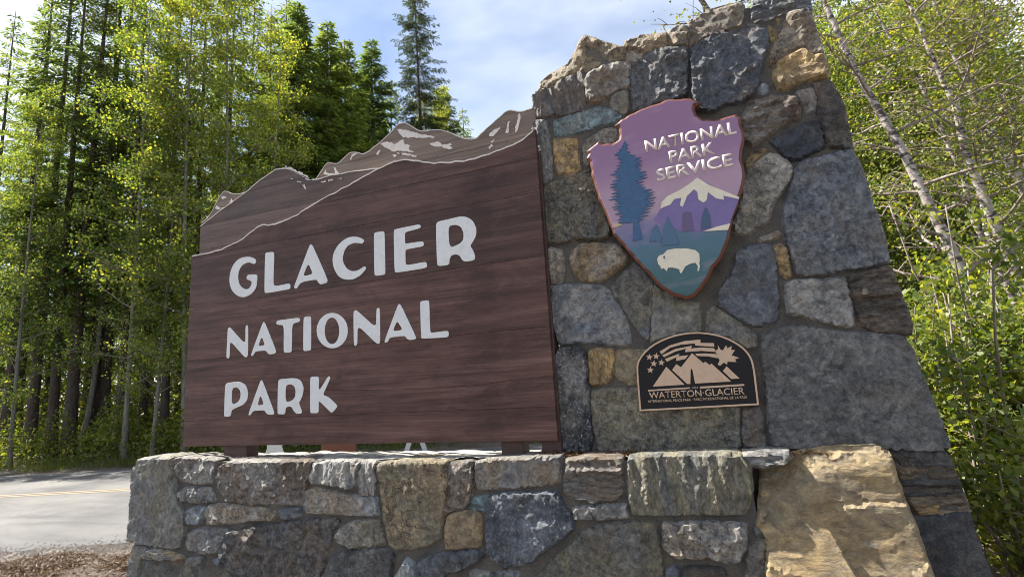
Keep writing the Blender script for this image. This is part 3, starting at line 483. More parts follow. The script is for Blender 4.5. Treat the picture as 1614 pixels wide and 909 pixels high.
def rock_material():
    m, nt, N, L, b = new_mat('rock')
    at1 = N.new('ShaderNodeAttribute'); at1.attribute_type = 'OBJECT'; at1.attribute_name = 'tint_a'
    at2 = N.new('ShaderNodeAttribute'); at2.attribute_type = 'OBJECT'; at2.attribute_name = 'tint_b'
    fl = N.new('ShaderNodeAttribute'); fl.attribute_type = 'OBJECT'; fl.attribute_name = 'fleck'
    st = N.new('ShaderNodeAttribute'); st.attribute_type = 'OBJECT'; st.attribute_name = 'stretch'
    t = N.new('ShaderNodeTexCoord')
    vm = N.new('ShaderNodeVectorMath'); vm.operation = 'MULTIPLY'
    L.new(t.outputs['Object'], vm.inputs[0]); L.new(st.outputs['Vector'], vm.inputs[1])
    oi = N.new('ShaderNodeObjectInfo')
    va = N.new('ShaderNodeVectorMath'); va.operation = 'ADD'
    kx = N.new('ShaderNodeCombineXYZ')
    r = math_node(nt, 'MULTIPLY', oi.outputs['Random'], 41.0)
    for i in range(3): L.new(r, kx.inputs[i])
    L.new(vm.outputs[0], va.inputs[0]); L.new(kx.outputs[0], va.inputs[1])
    vec = va.outputs[0]
    gr = N.new('ShaderNodeAttribute'); gr.attribute_type = 'OBJECT'; gr.attribute_name = 'grain'
    ru = N.new('ShaderNodeAttribute'); ru.attribute_type = 'OBJECT'; ru.attribute_name = 'rust'
    big = noise_tex(nt, vec, 2.6, 5, 0.6, 1.0)
    mid = noise_tex(nt, vec, 7.5, 7, 0.66, 1.3)
    c = mix(nt, ramp(nt, big, [(0.40, 0.0), (0.64, 0.75)]), at1.outputs['Color'], at2.outputs['Color'])
    crisp = noise_tex(nt, vec, 22, 9, 0.82, 0.5)
    c = mix(nt, 1.0, c, ramp(nt, mid, [(0.30, (0.42, 0.42, 0.45)), (0.45, (0.85, 0.85, 0.87)), (0.56, (1.1, 1.09, 1.06)), (0.72, (1.6, 1.56, 1.48))]), 'MULTIPLY')
    c = mix(nt, gr.outputs['Fac'], c, mix(nt, 1.0, c, ramp(nt, crisp, [(0.38, (0.16, 0.16, 0.18)), (0.48, (0.86, 0.86, 0.87)), (0.60, (1.85, 1.82, 1.76))]), 'MULTIPLY'))  # shares the bump noise, so shade is painted into the cavities
    rust = noise_tex(nt, vec, 4.0, 4, 0.6, 0.5)
    c = mix(nt, math_node(nt, 'MULTIPLY', ramp(nt, rust, [(0.54, 0.0), (0.68, 1.0)]), ru.outputs['Fac']), c, (0.23, 0.15, 0.07))
    lich = noise_tex(nt, vec, 6.0, 7, 0.78, 1.6)
    c = mix(nt, math_node(nt, 'MULTIPLY', ramp(nt, lich, [(0.57, 0.0), (0.64, 1.0)]), 0.28), c, (0.42, 0.44, 0.43))
    speck = noise_tex(nt, vec, 30, 6, 0.8, 1.5)
    c = mix(nt, math_node(nt, 'MULTIPLY', ramp(nt, speck, [(0.54, 0.0), (0.62, 1.0)]), fl.outputs['Fac']), c, (0.60, 0.60, 0.58))
    # dark fracture seams and thin pale scratches
    wob = N.new('ShaderNodeVectorMath'); wob.operation = 'ADD'
    nz = N.new('ShaderNodeTexNoise'); nz.inputs['Scale'].default_value = 5; nz.inputs['Detail'].default_value = 6; L.new(vec, nz.inputs['Vector'])
    L.new(vec, wob.inputs[0]); L.new(nz.outputs['Color'], wob.inputs[1])
    vo = N.new('ShaderNodeTexVoronoi'); vo.feature = 'DISTANCE_TO_EDGE'; vo.inputs['Scale'].default_value = 3.2
    L.new(wob.outputs[0], vo.inputs['Vector'])
    seam = ramp(nt, vo.outputs['Distance'], [(0.0, 1.0), (0.030, 0.0)])
    sm = N.new('ShaderNodeAttribute'); sm.attribute_type = 'OBJECT'; sm.attribute_name = 'seam'
    seam = math_node(nt, 'MULTIPLY', math_node(nt, 'MULTIPLY', seam, sm.outputs['Fac']), ramp(nt, big, [(0.44, 0.0), (0.56, 1.0)]))
    c = mix(nt, seam, c, (0.04, 0.038, 0.036))
    L.new(c, b.inputs['Base Color'])
    b.inputs['Roughness'].default_value = 0.66
    b.inputs['Specular IOR Level'].default_value = 0.5
    h = math_node(nt, 'ADD', math_node(nt, 'MULTIPLY', mid, 0.35), math_node(nt, 'MULTIPLY', crisp, math_node(nt, 'ADD', gr.outputs['Fac'], 0.25)))
    h = math_node(nt, 'SUBTRACT', h, math_node(nt, 'MULTIPLY', seam, 0.25))
    bump(nt, b, h, 1.0, 0.035)
    return m
M_ROCK = rock_material()

def mortar_material():
    m, nt, N, L, b = new_mat('mortar')
    v = coords(nt)
    c = ramp(nt, noise_tex(nt, v, 5, 7, 0.65), [(0.3, (0.06, 0.058, 0.055)), (0.5, (0.13, 0.122, 0.11)), (0.72, (0.20, 0.165, 0.12))])
    c = mix(nt, 1.0, c, ramp(nt, noise_tex(nt, v, 70, 5, 0.7), [(0.3, 0.6), (0.7, 1.25)]), 'MULTIPLY')
    L.new(c, b.inputs['Base Color']); b.inputs['Roughness'].default_value = 0.9
    bump(nt, b, noise_tex(nt, v, 16, 9, 0.8), 1.0, 0.04)
    return m
M_MORTAR = mortar_material()

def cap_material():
    m, nt, N, L, b = new_mat('pale_cap')  # pale mottled grey, lighter than the mortar
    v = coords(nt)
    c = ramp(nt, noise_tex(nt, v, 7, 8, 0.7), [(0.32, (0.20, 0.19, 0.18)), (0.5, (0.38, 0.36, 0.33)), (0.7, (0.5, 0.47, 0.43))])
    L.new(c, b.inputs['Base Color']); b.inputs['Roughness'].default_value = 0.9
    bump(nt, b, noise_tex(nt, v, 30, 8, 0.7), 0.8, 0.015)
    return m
M_CAP = cap_material()

def wood_material(name, dark, mid, light, weather=0.5):
    m, nt, N, L, b = new_mat(name)
    v = coords(nt, (0.55, 3, 9), rnd=True)
    v2 = coords(nt, (1.3, 8, 70), rnd=True)
    v3 = coords(nt, (0.9, 1, 1.6), rnd=True)
    g1 = noise_tex(nt, v, 2.0, 8, 0.62, 0.35)
    g2 = noise_tex(nt, v2, 1.6, 6, 0.7, 0.25)
    w = noise_tex(nt, coords(nt, (0.8, 1, 2.2), 'Object'), 1.4, 7, 0.7, 0.8)
    c = ramp(nt, g1, [(0.28, dark), (0.5, mid), (0.75, light)])
    c = mix(nt, 1.0, c, ramp(nt, g2, [(0.25, (0.45, 0.43, 0.43)), (0.52, (1, 1, 1)), (0.8, (1.45, 1.42, 1.4))]), 'MULTIPLY')
    c = mix(nt, math_node(nt, 'MULTIPLY', ramp(nt, w, [(0.45, 0.0), (0.68, 1.0)]), weather), c, tuple(x * 0.55 for x in dark))
    oi = N.new('ShaderNodeObjectInfo')
    c = mix(nt, 1.0, c, ramp(nt, oi.outputs['Random'], [(0.0, (0.84, 0.84, 0.85)), (1.0, (1.16, 1.14, 1.12))]), 'MULTIPLY')
    kn = N.new('ShaderNodeTexVoronoi'); kn.inputs['Scale'].default_value = 1.0; L.new(coords(nt, (1.1, 1, 2.6), rnd=True), kn.inputs['Vector'])
    c = mix(nt, math_node(nt, 'MULTIPLY', ramp(nt, kn.outputs['Distance'], [(0.02, 1.0), (0.07, 0.0)]), 0.75), c, tuple(x * 0.45 for x in dark))
    L.new(c, b.inputs['Base Color']); b.inputs['Roughness'].default_value = 0.62
    b.inputs['Specular IOR Level'].default_value = 0.35
    bump(nt, b, math_node(nt, 'ADD', g2, math_node(nt, 'MULTIPLY', g1, 0.5)), 0.6, 0.006)
    return m
M_WOOD = wood_material('brown_stained_wood', (0.052, 0.025, 0.020), (0.106, 0.054, 0.044), (0.168, 0.098, 0.082), 0.75)
M_WOOD2 = wood_material('faded_brown_wood', (0.085, 0.056, 0.047), (0.128, 0.088, 0.075), (0.18, 0.13, 0.112), 0.4)
M_WOOD3 = wood_material('pale_brown_wood', (0.14, 0.105, 0.082), (0.195, 0.15, 0.118), (0.26, 0.205, 0.165), 0.3)
M_POST = wood_material('dark_post_wood', (0.05, 0.03, 0.027), (0.075, 0.045, 0.04), (0.1, 0.065, 0.058), 0.4)

def paint(name, col, rough=0.55, wear=0.25, dirt=(0.3, 0.3, 0.3), scale=9.0, spec=0.4):
    m, nt, N, L, b = new_mat(name)
    v = coords(nt, kind='Object', rnd=True)
    n = noise_tex(nt, v, scale, 8, 0.7, 0.4)
    f = noise_tex(nt, v, scale * 9, 5, 0.7)
    c = mix(nt, math_node(nt, 'MULTIPLY', ramp(nt, n, [(0.48, 0.0), (0.72, 1.0)]), wear), col, dirt)
    c = mix(nt, 1.0, c, ramp(nt, f, [(0.3, 0.86), (0.7, 1.08)]), 'MULTIPLY')
    L.new(c, b.inputs['Base Color']); b.inputs['Roughness'].default_value = rough
    b.inputs['Specular IOR Level'].default_value = spec
    bump(nt, b, f, 0.25, 0.004)
    return m
M_LETTER = paint('white_letter_paint', (0.70, 0.72, 0.72), 0.55, 0.38, (0.47, 0.46, 0.44), 14)
M_SNOW_LIT_EDGE = paint('white_snow_and_lit_edge', (0.66, 0.62, 0.58), 0.6, 0.45, (0.36, 0.30, 0.26), 18)  # painted snow patches, and the sunlit edges painted on the layers
M_RIM = paint('red_brown_rim', (0.15, 0.05, 0.028), 0.42, 0.5, (0.10, 0.035, 0.02), 14, 0.5)
M_CREAM = paint('cream_paint', (0.72, 0.67, 0.53), 0.45, 0.3, (0.52, 0.42, 0.36), 12)
M_FADED = paint('faded_letter_paint', (0.62, 0.55, 0.50), 0.5, 0.55, (0.42, 0.30, 0.36), 22)
M_BLACK = paint('black_plaque_enamel', (0.008, 0.008, 0.010), 0.5, 0.25, (0.016, 0.016, 0.018), 12, 0.25)
M_BRONZE = paint('bronze_relief', (0.56, 0.40, 0.28), 0.5, 0.3, (0.36, 0.24, 0.16), 20, 0.5)
M_BARR = paint('white_barricade_paint', (0.72, 0.72, 0.68), 0.5, 0.2, (0.45, 0.43, 0.4))
M_GRAVEL = paint('gravel', (0.17, 0.155, 0.14), 0.9, 0.6, (0.10, 0.085, 0.07), 1.5)
M_ORANGE = paint('faded_orange_paint', (0.27, 0.10, 0.055), 0.5, 0.3, (0.2, 0.09, 0.06))
EMB = {'violet': paint('violet_paint', (0.18, 0.135, 0.32), 0.4, 0.7, (0.11, 0.10, 0.25), 16), 'cream': M_CREAM,
       'maroon': paint('maroon_paint', (0.12, 0.085, 0.18), 0.4, 0.35, (0.12, 0.1, 0.22)),
       'deepblue': paint('deep_blue_paint', (0.055, 0.085, 0.17), 0.4, 0.3, (0.06, 0.12, 0.2)),
       'midblue': paint('mid_blue_paint', (0.06, 0.13, 0.215), 0.4, 0.35, (0.10, 0.13, 0.24)),
       'treeblue': paint('tree_blue_paint', (0.032, 0.095, 0.20), 0.4, 0.7, (0.07, 0.14, 0.27), 26),
       'sand': paint('sand_paint', (0.5, 0.38, 0.25), 0.4, 0.3, (0.4, 0.25, 0.2))}

def arrow_face_material():
    m, nt, N, L, b = new_mat('painted_landscape')
    g = N.new('ShaderNodeNewGeometry'); s = N.new('ShaderNodeSeparateXYZ'); L.new(g.outputs['Position'], s.inputs[0])
    v = coords(nt, (1, 1, 1.4), 'Object')
    wob = noise_tex(nt, v, 4.5, 7, 0.65, 0.6)
    z = math_node(nt, 'ADD', s.outputs['Z'], math_node(nt, 'MULTIPLY', math_node(nt, 'SUBTRACT', wob, 0.5), 0.34))
    t = math_node(nt, 'DIVIDE', math_node(nt, 'SUBTRACT', z, 2.05), 1.55)
    c = ramp(nt, t, [(0.0, (0.03, 0.08, 0.088)), (0.16, (0.045, 0.12, 0.14)), (0.28, (0.065, 0.14, 0.20)), (0.36, (0.15, 0.15, 0.27)),
                     (0.46, (0.36, 0.25, 0.33)), (0.56, (0.38, 0.25, 0.33)), (0.72, (0.26, 0.15, 0.265)), (1.0, (0.265, 0.14, 0.25))])
    cl = noise_tex(nt, coords(nt, (1, 1, 2.2), 'Object'), 3.0, 6, 0.6, 0.5)
    c = mix(nt, math_node(nt, 'MULTIPLY', ramp(nt, cl, [(0.55, 0.0), (0.75, 1.0)]), 0.35), c, (0.48, 0.33, 0.42))
    L.new(c, b.inputs['Base Color']); b.inputs['Roughness'].default_value = 0.38
    b.inputs['Specular IOR Level'].default_value = 0.4
    bump(nt, b, noise_tex(nt, coords(nt, (1, 1, 1), 'Object'), 22, 5, 0.6), 0.12, 0.01)
    return m
M_ARROW = arrow_face_material()

def ground_material():
    m, nt, N, L, b = new_mat('forest_floor')
    v = coords(nt, kind='Object')
    n = noise_tex(nt, v, 0.9, 8, 0.65, 0.3)
    f = noise_tex(nt, v, 22, 8, 0.75)
    p = noise_tex(nt, v, 90, 4, 0.7)
    c = ramp(nt, n, [(0.3, (0.06, 0.042, 0.03)), (0.5, (0.12, 0.095, 0.075)), (0.7, (0.20, 0.175, 0.15))])
    c = mix(nt, 1.0, c, ramp(nt, f, [(0.3, 0.55), (0.7, 1.3)]), 'MULTIPLY')
    c = mix(nt, 1.0, c, ramp(nt, p, [(0.3, 0.7), (0.7, 1.3)]), 'MULTIPLY')
    L.new(c, b.inputs['Base Color']); b.inputs['Roughness'].default_value = 0.95
    bump(nt, b, math_node(nt, 'ADD', f, math_node(nt, 'MULTIPLY', p, 0.5)), 0.8, 0.03)
    return m
M_GROUND = ground_material()

def road_material():
    m, nt, N, L, b = new_mat('worn_asphalt')
    v = coords(nt, kind='Object')
    n = noise_tex(nt, v, 0.5, 6, 0.6, 0.3)
    f = noise_tex(nt, v, 60, 6, 0.8)
    c = ramp(nt, n, [(0.35, (0.07, 0.07, 0.074)), (0.65, (0.118, 0.117, 0.117))])
    c = mix(nt, 1.0, c, ramp(nt, f, [(0.3, 0.65), (0.7, 1.35)]), 'MULTIPLY')
    pt = noise_tex(nt, coords(nt, (0.35, 1.3, 1), 'Object'), 0.9, 5, 0.6, 0.6)
    c = mix(nt, 1.0, c, ramp(nt, pt, [(0.36, (0.62, 0.62, 0.64)), (0.5, (1, 1, 1)), (0.66, (1.2, 1.18, 1.14))]), 'MULTIPLY')
    vo = N.new('ShaderNodeTexVoronoi'); vo.feature = 'DISTANCE_TO_EDGE'; vo.inputs['Scale'].default_value = 0.45
    wb = N.new('ShaderNodeVectorMath'); wb.operation = 'ADD'; nz = N.new('ShaderNodeTexNoise'); nz.inputs['Scale'].default_value = 1.6; nz.inputs['Detail'].default_value = 5
    L.new(v, nz.inputs['Vector']); L.new(v, wb.inputs[0]); L.new(nz.outputs['Color'], wb.inputs[1]); L.new(wb.outputs[0], vo.inputs['Vector'])
    c = mix(nt, ramp(nt, vo.outputs['Distance'], [(0.0, 0.3), (0.010, 0.0)]), c, (0.05, 0.05, 0.05))
    L.new(c, b.inputs['Base Color']); b.inputs['Roughness'].default_value = 0.85
    bump(nt, b, f, 0.5, 0.006)
    return m
M_ROAD = road_material()
M_YELLOW = paint('yellow_road_paint', (0.24, 0.175, 0.10), 0.7, 0.9, (0.18, 0.165, 0.15), 2.5)

def bark_material(name, a, bcol, c3, sc=(6, 6, 1.2), birch=False):
    m, nt, N, L, b = new_mat(name)
    v = coords(nt, sc, rnd=True)
    n = noise_tex(nt, v, 3, 7, 0.65, 0.4)
    c = ramp(nt, n, [(0.3, a), (0.5, bcol), (0.72, c3)])
    if birch:
        s = noise_tex(nt, coords(nt, (2.5, 2.5, 9), rnd=True), 1.6, 6, 0.6, 0.5)
        c = mix(nt, ramp(nt, s, [(0.48, 0.0), (0.56, 1.0)]), c, (0.06, 0.048, 0.044))
    L.new(c, b.inputs['Base Color']); b.inputs['Roughness'].default_value = 0.9
    bump(nt, b, n, 0.7, 0.02)
    return m
M_BARK = bark_material('conifer_bark', (0.035, 0.025, 0.02), (0.075, 0.055, 0.045), (0.13, 0.10, 0.085))
M_ASPEN = bark_material('grey_aspen_bark', (0.09, 0.08, 0.065), (0.17, 0.155, 0.13), (0.28, 0.26, 0.22))
M_BIRCH = bark_material('pale_birch_bark', (0.20, 0.17, 0.155), (0.34, 0.30, 0.28), (0.48, 0.44, 0.42), (3, 3, 3), True)
M_TWIG = bark_material('twig_bark', (0.13, 0.10, 0.085), (0.22, 0.18, 0.155), (0.36, 0.31, 0.27))

def leaf_material(name, stops, trans=0.5, rough=0.5):
    m, nt, N, L, b = new_mat(name)
    N.remove(b)
    out = N['Material Output']
    g = N.new('ShaderNodeNewGeometry')
    c = ramp(nt, g.outputs['Random Per Island'], stops)
    oi = N.new('ShaderNodeObjectInfo')
    c = mix(nt, 1.0, c, ramp(nt, oi.outputs['Random'], [(0.0, (0.82, 0.88, 0.9)), (1.0, (1.16, 1.1, 1.0))]), 'MULTIPLY')
    d = N.new('ShaderNodeBsdfDiffuse'); t = N.new('ShaderNodeBsdfTranslucent'); gl = N.new('ShaderNodeBsdfGlossy')
    gl.inputs['Roughness'].default_value = rough
    L.new(c, d.inputs['Color'])
    tc_ = mix(nt, 1.0, c, (1.5, 1.35, 0.6), 'MULTIPLY')
    L.new(tc_, t.inputs['Color'])
    gl.inputs['Color'].default_value = (0.5, 0.5, 0.5, 1)
    m1 = N.new('ShaderNodeMixShader'); m1.inputs[0].default_value = trans
    L.new(d.outputs[0], m1.inputs[1]); L.new(t.outputs[0], m1.inputs[2])
    m2 = N.new('ShaderNodeMixShader'); m2.inputs[0].default_value = 0.06
    L.new(m1.outputs[0], m2.inputs[1]); L.new(gl.outputs[0], m2.inputs[2])
    L.new(m2.outputs[0], out.inputs['Surface'])
    return m
M_NEEDLE = leaf_material('conifer_needles', [(0.0, (0.078, 0.130, 0.047)), (0.5, (0.137, 0.208, 0.070)), (1.0, (0.234, 0.305, 0.098))], 0.48)
M_CEDAR = leaf_material('cedar_foliage', [(0.0, (0.085, 0.130, 0.039)), (0.5, (0.150, 0.215, 0.058)), (1.0, (0.260, 0.299, 0.078))], 0.45)
M_SPRUCE = leaf_material('spruce_needles', [(0.0, (0.03, 0.05, 0.025)), (0.5, (0.05, 0.08, 0.035)), (1.0, (0.085, 0.12, 0.05))], 0.25)
M_LARCH = leaf_material('larch_needles', [(0.0, (0.07, 0.10, 0.02)), (0.6, (0.12, 0.15, 0.03)), (1.0, (0.17, 0.19, 0.05))], 0.5)
M_LEAF = leaf_material('spring_leaves', [(0.0, (0.08, 0.12, 0.022)), (0.5, (0.15, 0.195, 0.034)), (0.85, (0.25, 0.275, 0.045)), (1.0, (0.36, 0.32, 0.06))], 0.55)
M_LEAF2 = leaf_material('aspen_leaves', [(0.0, (0.081, 0.138, 0.030)), (0.5, (0.155, 0.230, 0.044)), (0.82, (0.287, 0.345, 0.057)), (1.0, (0.483, 0.448, 0.081))], 0.58)
M_SHRUB = leaf_material('shrub_leaves', [(0.0, (0.075, 0.125, 0.022)), (0.5, (0.145, 0.195, 0.033)), (1.0, (0.29, 0.31, 0.055))], 0.55)
M_GRASS = leaf_material('grass_blades', [(0.0, (0.06, 0.09, 0.015)), (0.6, (0.11, 0.14, 0.025)), (1.0, (0.2, 0.19, 0.06))], 0.45)
M_LITTER = leaf_material('needle_litter', [(0.0, (0.035, 0.018, 0.010)), (0.6, (0.085, 0.042, 0.020)), (1.0, (0.20, 0.11, 0.05))], 0.1)

# ------------------------------------------------------------------ ground, road
def catmull(pts, n=12):
    out = []
    P = [Vector(p) for p in pts]
    P = [P[0] * 2 - P[1]] + P + [P[-1] * 2 - P[-2]]
    for i in range(1, len(P) - 2):
        for k in range(n):
            t = k / n
            a, b, c, d = P[i - 1], P[i], P[i + 1], P[i + 2]
            out.append(0.5 * ((2 * b) + (c - a) * t + (2 * a - 5 * b + 4 * c - d) * t * t + (3 * b - a - 3 * c + d) * t ** 3))
    out.append(P[-2])
    return out
ROAD_C = catmull([(-160, -18), (-90, -8), (-50, -1.5), (-30, 3.2), (-21.5, 5.9), (-15.8, 7.6), (-12.2, 8.8), (-8, 10.6), (-2.5, 12.2), (5, 15.0), (16, 20), (34, 29), (70, 50), (140, 100)], 10)
ROAD_W = 3.55
ROAD_N = 4.7        # the near side has a paved shoulder
RC = np.array([[p.x, p.y] for p in ROAD_C])

def road_dist(x, y):
    """signed distance to the road centre line (positive beyond it)"""
    p = np.stack([x, y], -1)[..., None, :]
    a, b = RC[:-1], RC[1:]
    ab = b - a
    t = np.clip(((p - a) * ab).sum(-1) / (ab * ab).sum(-1), 0, 1)
    q = a + ab * t[..., None]
    d = p - q
    r = np.sqrt((d * d).sum(-1))
    k = r.argmin(-1)
    dk = np.take_along_axis(d, k[..., None, None], -2)[..., 0, :]
    side = np.sign(ab[k][..., 0] * dk[..., 1] - ab[k][..., 1] * dk[..., 0])
    return np.take_along_axis(r, k[..., None], -1)[..., 0] * side

def ground_z(x, y):
    x = np.asarray(x, float); y = np.asarray(y, float)
    s = road_dist(x, y)
    near = np.clip((-s - ROAD_N - 0.15) / 2.4, 0, 1); near = near * near * (3 - 2 * near)
    far = np.clip((s - ROAD_W - 0.4) / 14.0, 0, 1)
    return ROAD_Z - 0.006 + near * 0.19 + far * 0.55
def rough_z(x, y):
    """ground height with its bumps"""
    s = road_dist(x, y)
    o = np.clip(np.where(s < 0, -s - ROAD_N, s - ROAD_W) / 0.8, 0, 1)
    return ground_z(x, y) + 0.035 * o * np.array([noise.fractal(Vector((a * 0.8, b * 0.8, 0)), 0.8, 2.0, 4) for a, b in zip(x, y)])
def gz(x, y): return float(ground_z(np.array([x]), np.array([y]))[0])

def axis(lo, hi, a, b, step, grow=1.18):
    v = list(np.arange(a, b + 1e-6, step)); s = step
    while v[-1] < hi: s *= grow; v.append(v[-1] + s)
    s = step; w = [v[0]]
    while w[-1] > lo: s *= grow; w.append(w[-1] - s)
    return np.array(w[:0:-1] + v)
gx = axis(-900, 900, -24, 8, 0.34); gy = axis(-500, 1200, -3, 22, 0.30)
GX, GY = np.meshgrid(gx, gy)
GZ = np.vstack([ground_z(GX[i], GY[i]) for i in range(GX.shape[0])])
SD = np.vstack([road_dist(GX[i], GY[i]) for i in range(GX.shape[0])])
nx, ny = len(gx), len(gy)
bumpy = np.array([[noise.fractal(Vector((GX[j, i] * 0.8, GY[j, i] * 0.8, 0)), 0.8, 2.0, 4) if abs(GX[j, i]) < 60 and abs(GY[j, i]) < 60 else 0.0 for i in range(nx)] for j in range(ny)])
off = np.clip((np.where(SD < 0, -SD - ROAD_N, SD - ROAD_W)) / 0.8, 0, 1)
GZ = GZ + bumpy * 0.035 * off
idx = np.arange(nx * ny).reshape(ny, nx)
gf = np.stack([idx[:-1, :-1], idx[:-1, 1:], idx[1:, 1:], idx[1:, :-1]], -1).reshape(-1, 4)
ground = link('ground', mesh('ground', np.stack([GX, GY, GZ], -1).reshape(-1, 3), gf.tolist()), M_GROUND, smooth=True)
tag(ground, 'brown forest floor and gravel verge around the stone sign', kind='structure')

def ribbon(name, lo, hi, z, mat, i0=0, i1=None, parent=None):
    pts = ROAD_C[i0:i1]
    V, F = [], []
    for i, p in enumerate(pts):
        t = (pts[min(i + 1, len(pts) - 1)] - pts[max(i - 1, 0)]).normalized()
        n = Vector((-t.y, t.x))
        for k in (lo, hi):
            q = p + n * (k + (0.05 * noise.noise(Vector((i * 0.9, k, 0))) if name == 'road' else 0)); V.append((q.x, q.y, z))
    for i in range(len(pts) - 1): F.append((2 * i, 2 * i + 2, 2 * i + 3, 2 * i + 1))
    o = link(name, mesh(name, V, F), mat, parent)
    return o
road = ribbon('road', -ROAD_N, ROAD_W, ROAD_Z, M_ROAD)
tag(road, 'worn grey asphalt road curving behind the sign', kind='structure')
for k in (-0.13, 0.07):
    c = ribbon('center_line', k, k + 0.1, ROAD_Z + 0.004, M_YELLOW, parent=road)

# ------------------------------------------------------------------ stones
PAL = {'tan': (0.30, 0.225, 0.135), 'gold': (0.40, 0.28, 0.125), 'brown': (0.17, 0.135, 0.105), 'olive': (0.20, 0.185, 0.13),
       'grey': (0.185, 0.19, 0.19), 'lgrey': (0.32, 0.315, 0.30), 'dgrey': (0.098, 0.10, 0.105), 'dark': (0.06, 0.055, 0.05),
       'blue': (0.125, 0.145, 0.174), 'lblue': (0.22, 0.26, 0.295), 'navy': (0.036, 0.044, 0.060), 'sand': (0.33, 0.265, 0.165), 'teal': (0.17, 0.265, 0.285)}

def poly_dist(pts, poly):
    a = np.array(poly); b = np.roll(a, -1, 0); ab = b - a
    p = pts[:, None, :]
    t = np.clip(((p - a) * ab).sum(-1) / np.maximum((ab * ab).sum(-1), 1e-12), 0, 1)
    d = p - (a + ab * t[..., None])
    return np.sqrt((d * d).sum(-1)).min(1)

def inside(pts, poly):
    a = np.array(poly); b = np.roll(a, -1, 0)
    x, y = pts[:, 0:1], pts[:, 1:2]
    c = ((a[:, 1] > y) != (b[:, 1] > y)) & (x < (b[:, 0] - a[:, 0]) * (y - a[:, 1]) / (b[:, 1] - a[:, 1] + 1e-12) + a[:, 0])
    return c.sum(1) % 2 == 1

def relief(style, x, z, seed):
    s = seed * 7.31
    fb = lambda sx, sz, o=4, h=0.9: noise.fractal(Vector((x * sx + s, z * sz - s, s)), h, 2.1, o)
    rg = lambda sx, sz, o=4: noise.ridged_multi_fractal(Vector((x * sx + s, z * sz + s, s * 0.5)), 0.9, 2.1, o, 1.0, 2.0) - 1.0
    if style == 'slab': return 0.007 * fb(2.5, 2.5) + 0.014 * (math.floor(fb(1.7, 2.4, 4) * 3.0 + 0.2 * fb(9, 9, 2)) / 3.0) + 0.004 * fb(14, 14, 3)
    if style == 'rough': return 0.016 * rg(5, 6) + 0.016 * fb(5, 5) + 0.007 * fb(22, 22, 3)
    if style == 'speck': return 0.010 * fb(6, 6) + 0.008 * fb(20, 20, 3) + 0.006 * rg(9, 9, 3)
    if style == 'lump': return 0.022 * fb(4, 5) + 0.012 * rg(4, 5, 3) + 0.004 * fb(25, 25, 2)
    if style == 'vgrain': return 0.016 * rg(11, 2.0) + 0.014 * fb(9, 2.5) + 0.004 * fb(25, 14, 2)
    if style == 'layer':
        q = fb(1.5, 12, 3); return 0.022 * (math.floor(q * 3) / 3) + 0.012 * rg(2, 14, 3) + 0.004 * fb(20, 20, 2)
    if style == 'wrinkle': return 0.034 * rg(5 + 3 * math.sin(z * 3), 11, 3) + 0.018 * fb(6, 8)
    if style == 'flecked': return 0.014 * rg(8, 6) + 0.012 * fb(7, 5) + 0.008 * fb(24, 24, 3)
    if style == 'crack':
        w = Vector((x * 7 + fb(5, 5) * 0.8 + s, z * 7 + fb(6, 6) * 0.8, s)); d = noise.voronoi(w)[0]
        g = max(0.0, 1 - (d[1] - d[0]) / 0.13)
        return -0.009 * g + 0.010 * fb(4, 4) + 0.004 * fb(20, 20, 2)
    if style == 'boulder':
        # broken strata step back above a ridge that climbs from the left flank to the top right corner
        rid = (0.62 + 0.42 * (1 - math.exp(-(x - 0.27) * 3.4)) if x > 0.27 else 0.62) + 0.035 * fb(5, 2, 3)
        over = max(0.0, z - rid)
        step = -0.50 * over + 0.03 * rg(7, 13, 4) * min(1.0, over * 12) + 0.018 * (math.floor(fb(3, 14, 3) * 3) / 3) * min(1.0, over * 10)
        q = noise.voronoi(Vector((x * 2.3 + s, z * 3.1 + 0.12 * fb(3, 3), s)))
        fc = q[1][0]; tl = 0.10 * ((x * 2.3 + s - fc.x) * math.sin(fc.x * 5) + (z * 3.1 - fc.y) * math.cos(fc.y * 7))
        return step + 0.35 * tl + 0.014 * fb(1.6, 2.6, 2) + 0.006 * rg(3, 10, 3) + 0.002 * fb(12, 18, 2)
    return 0.0

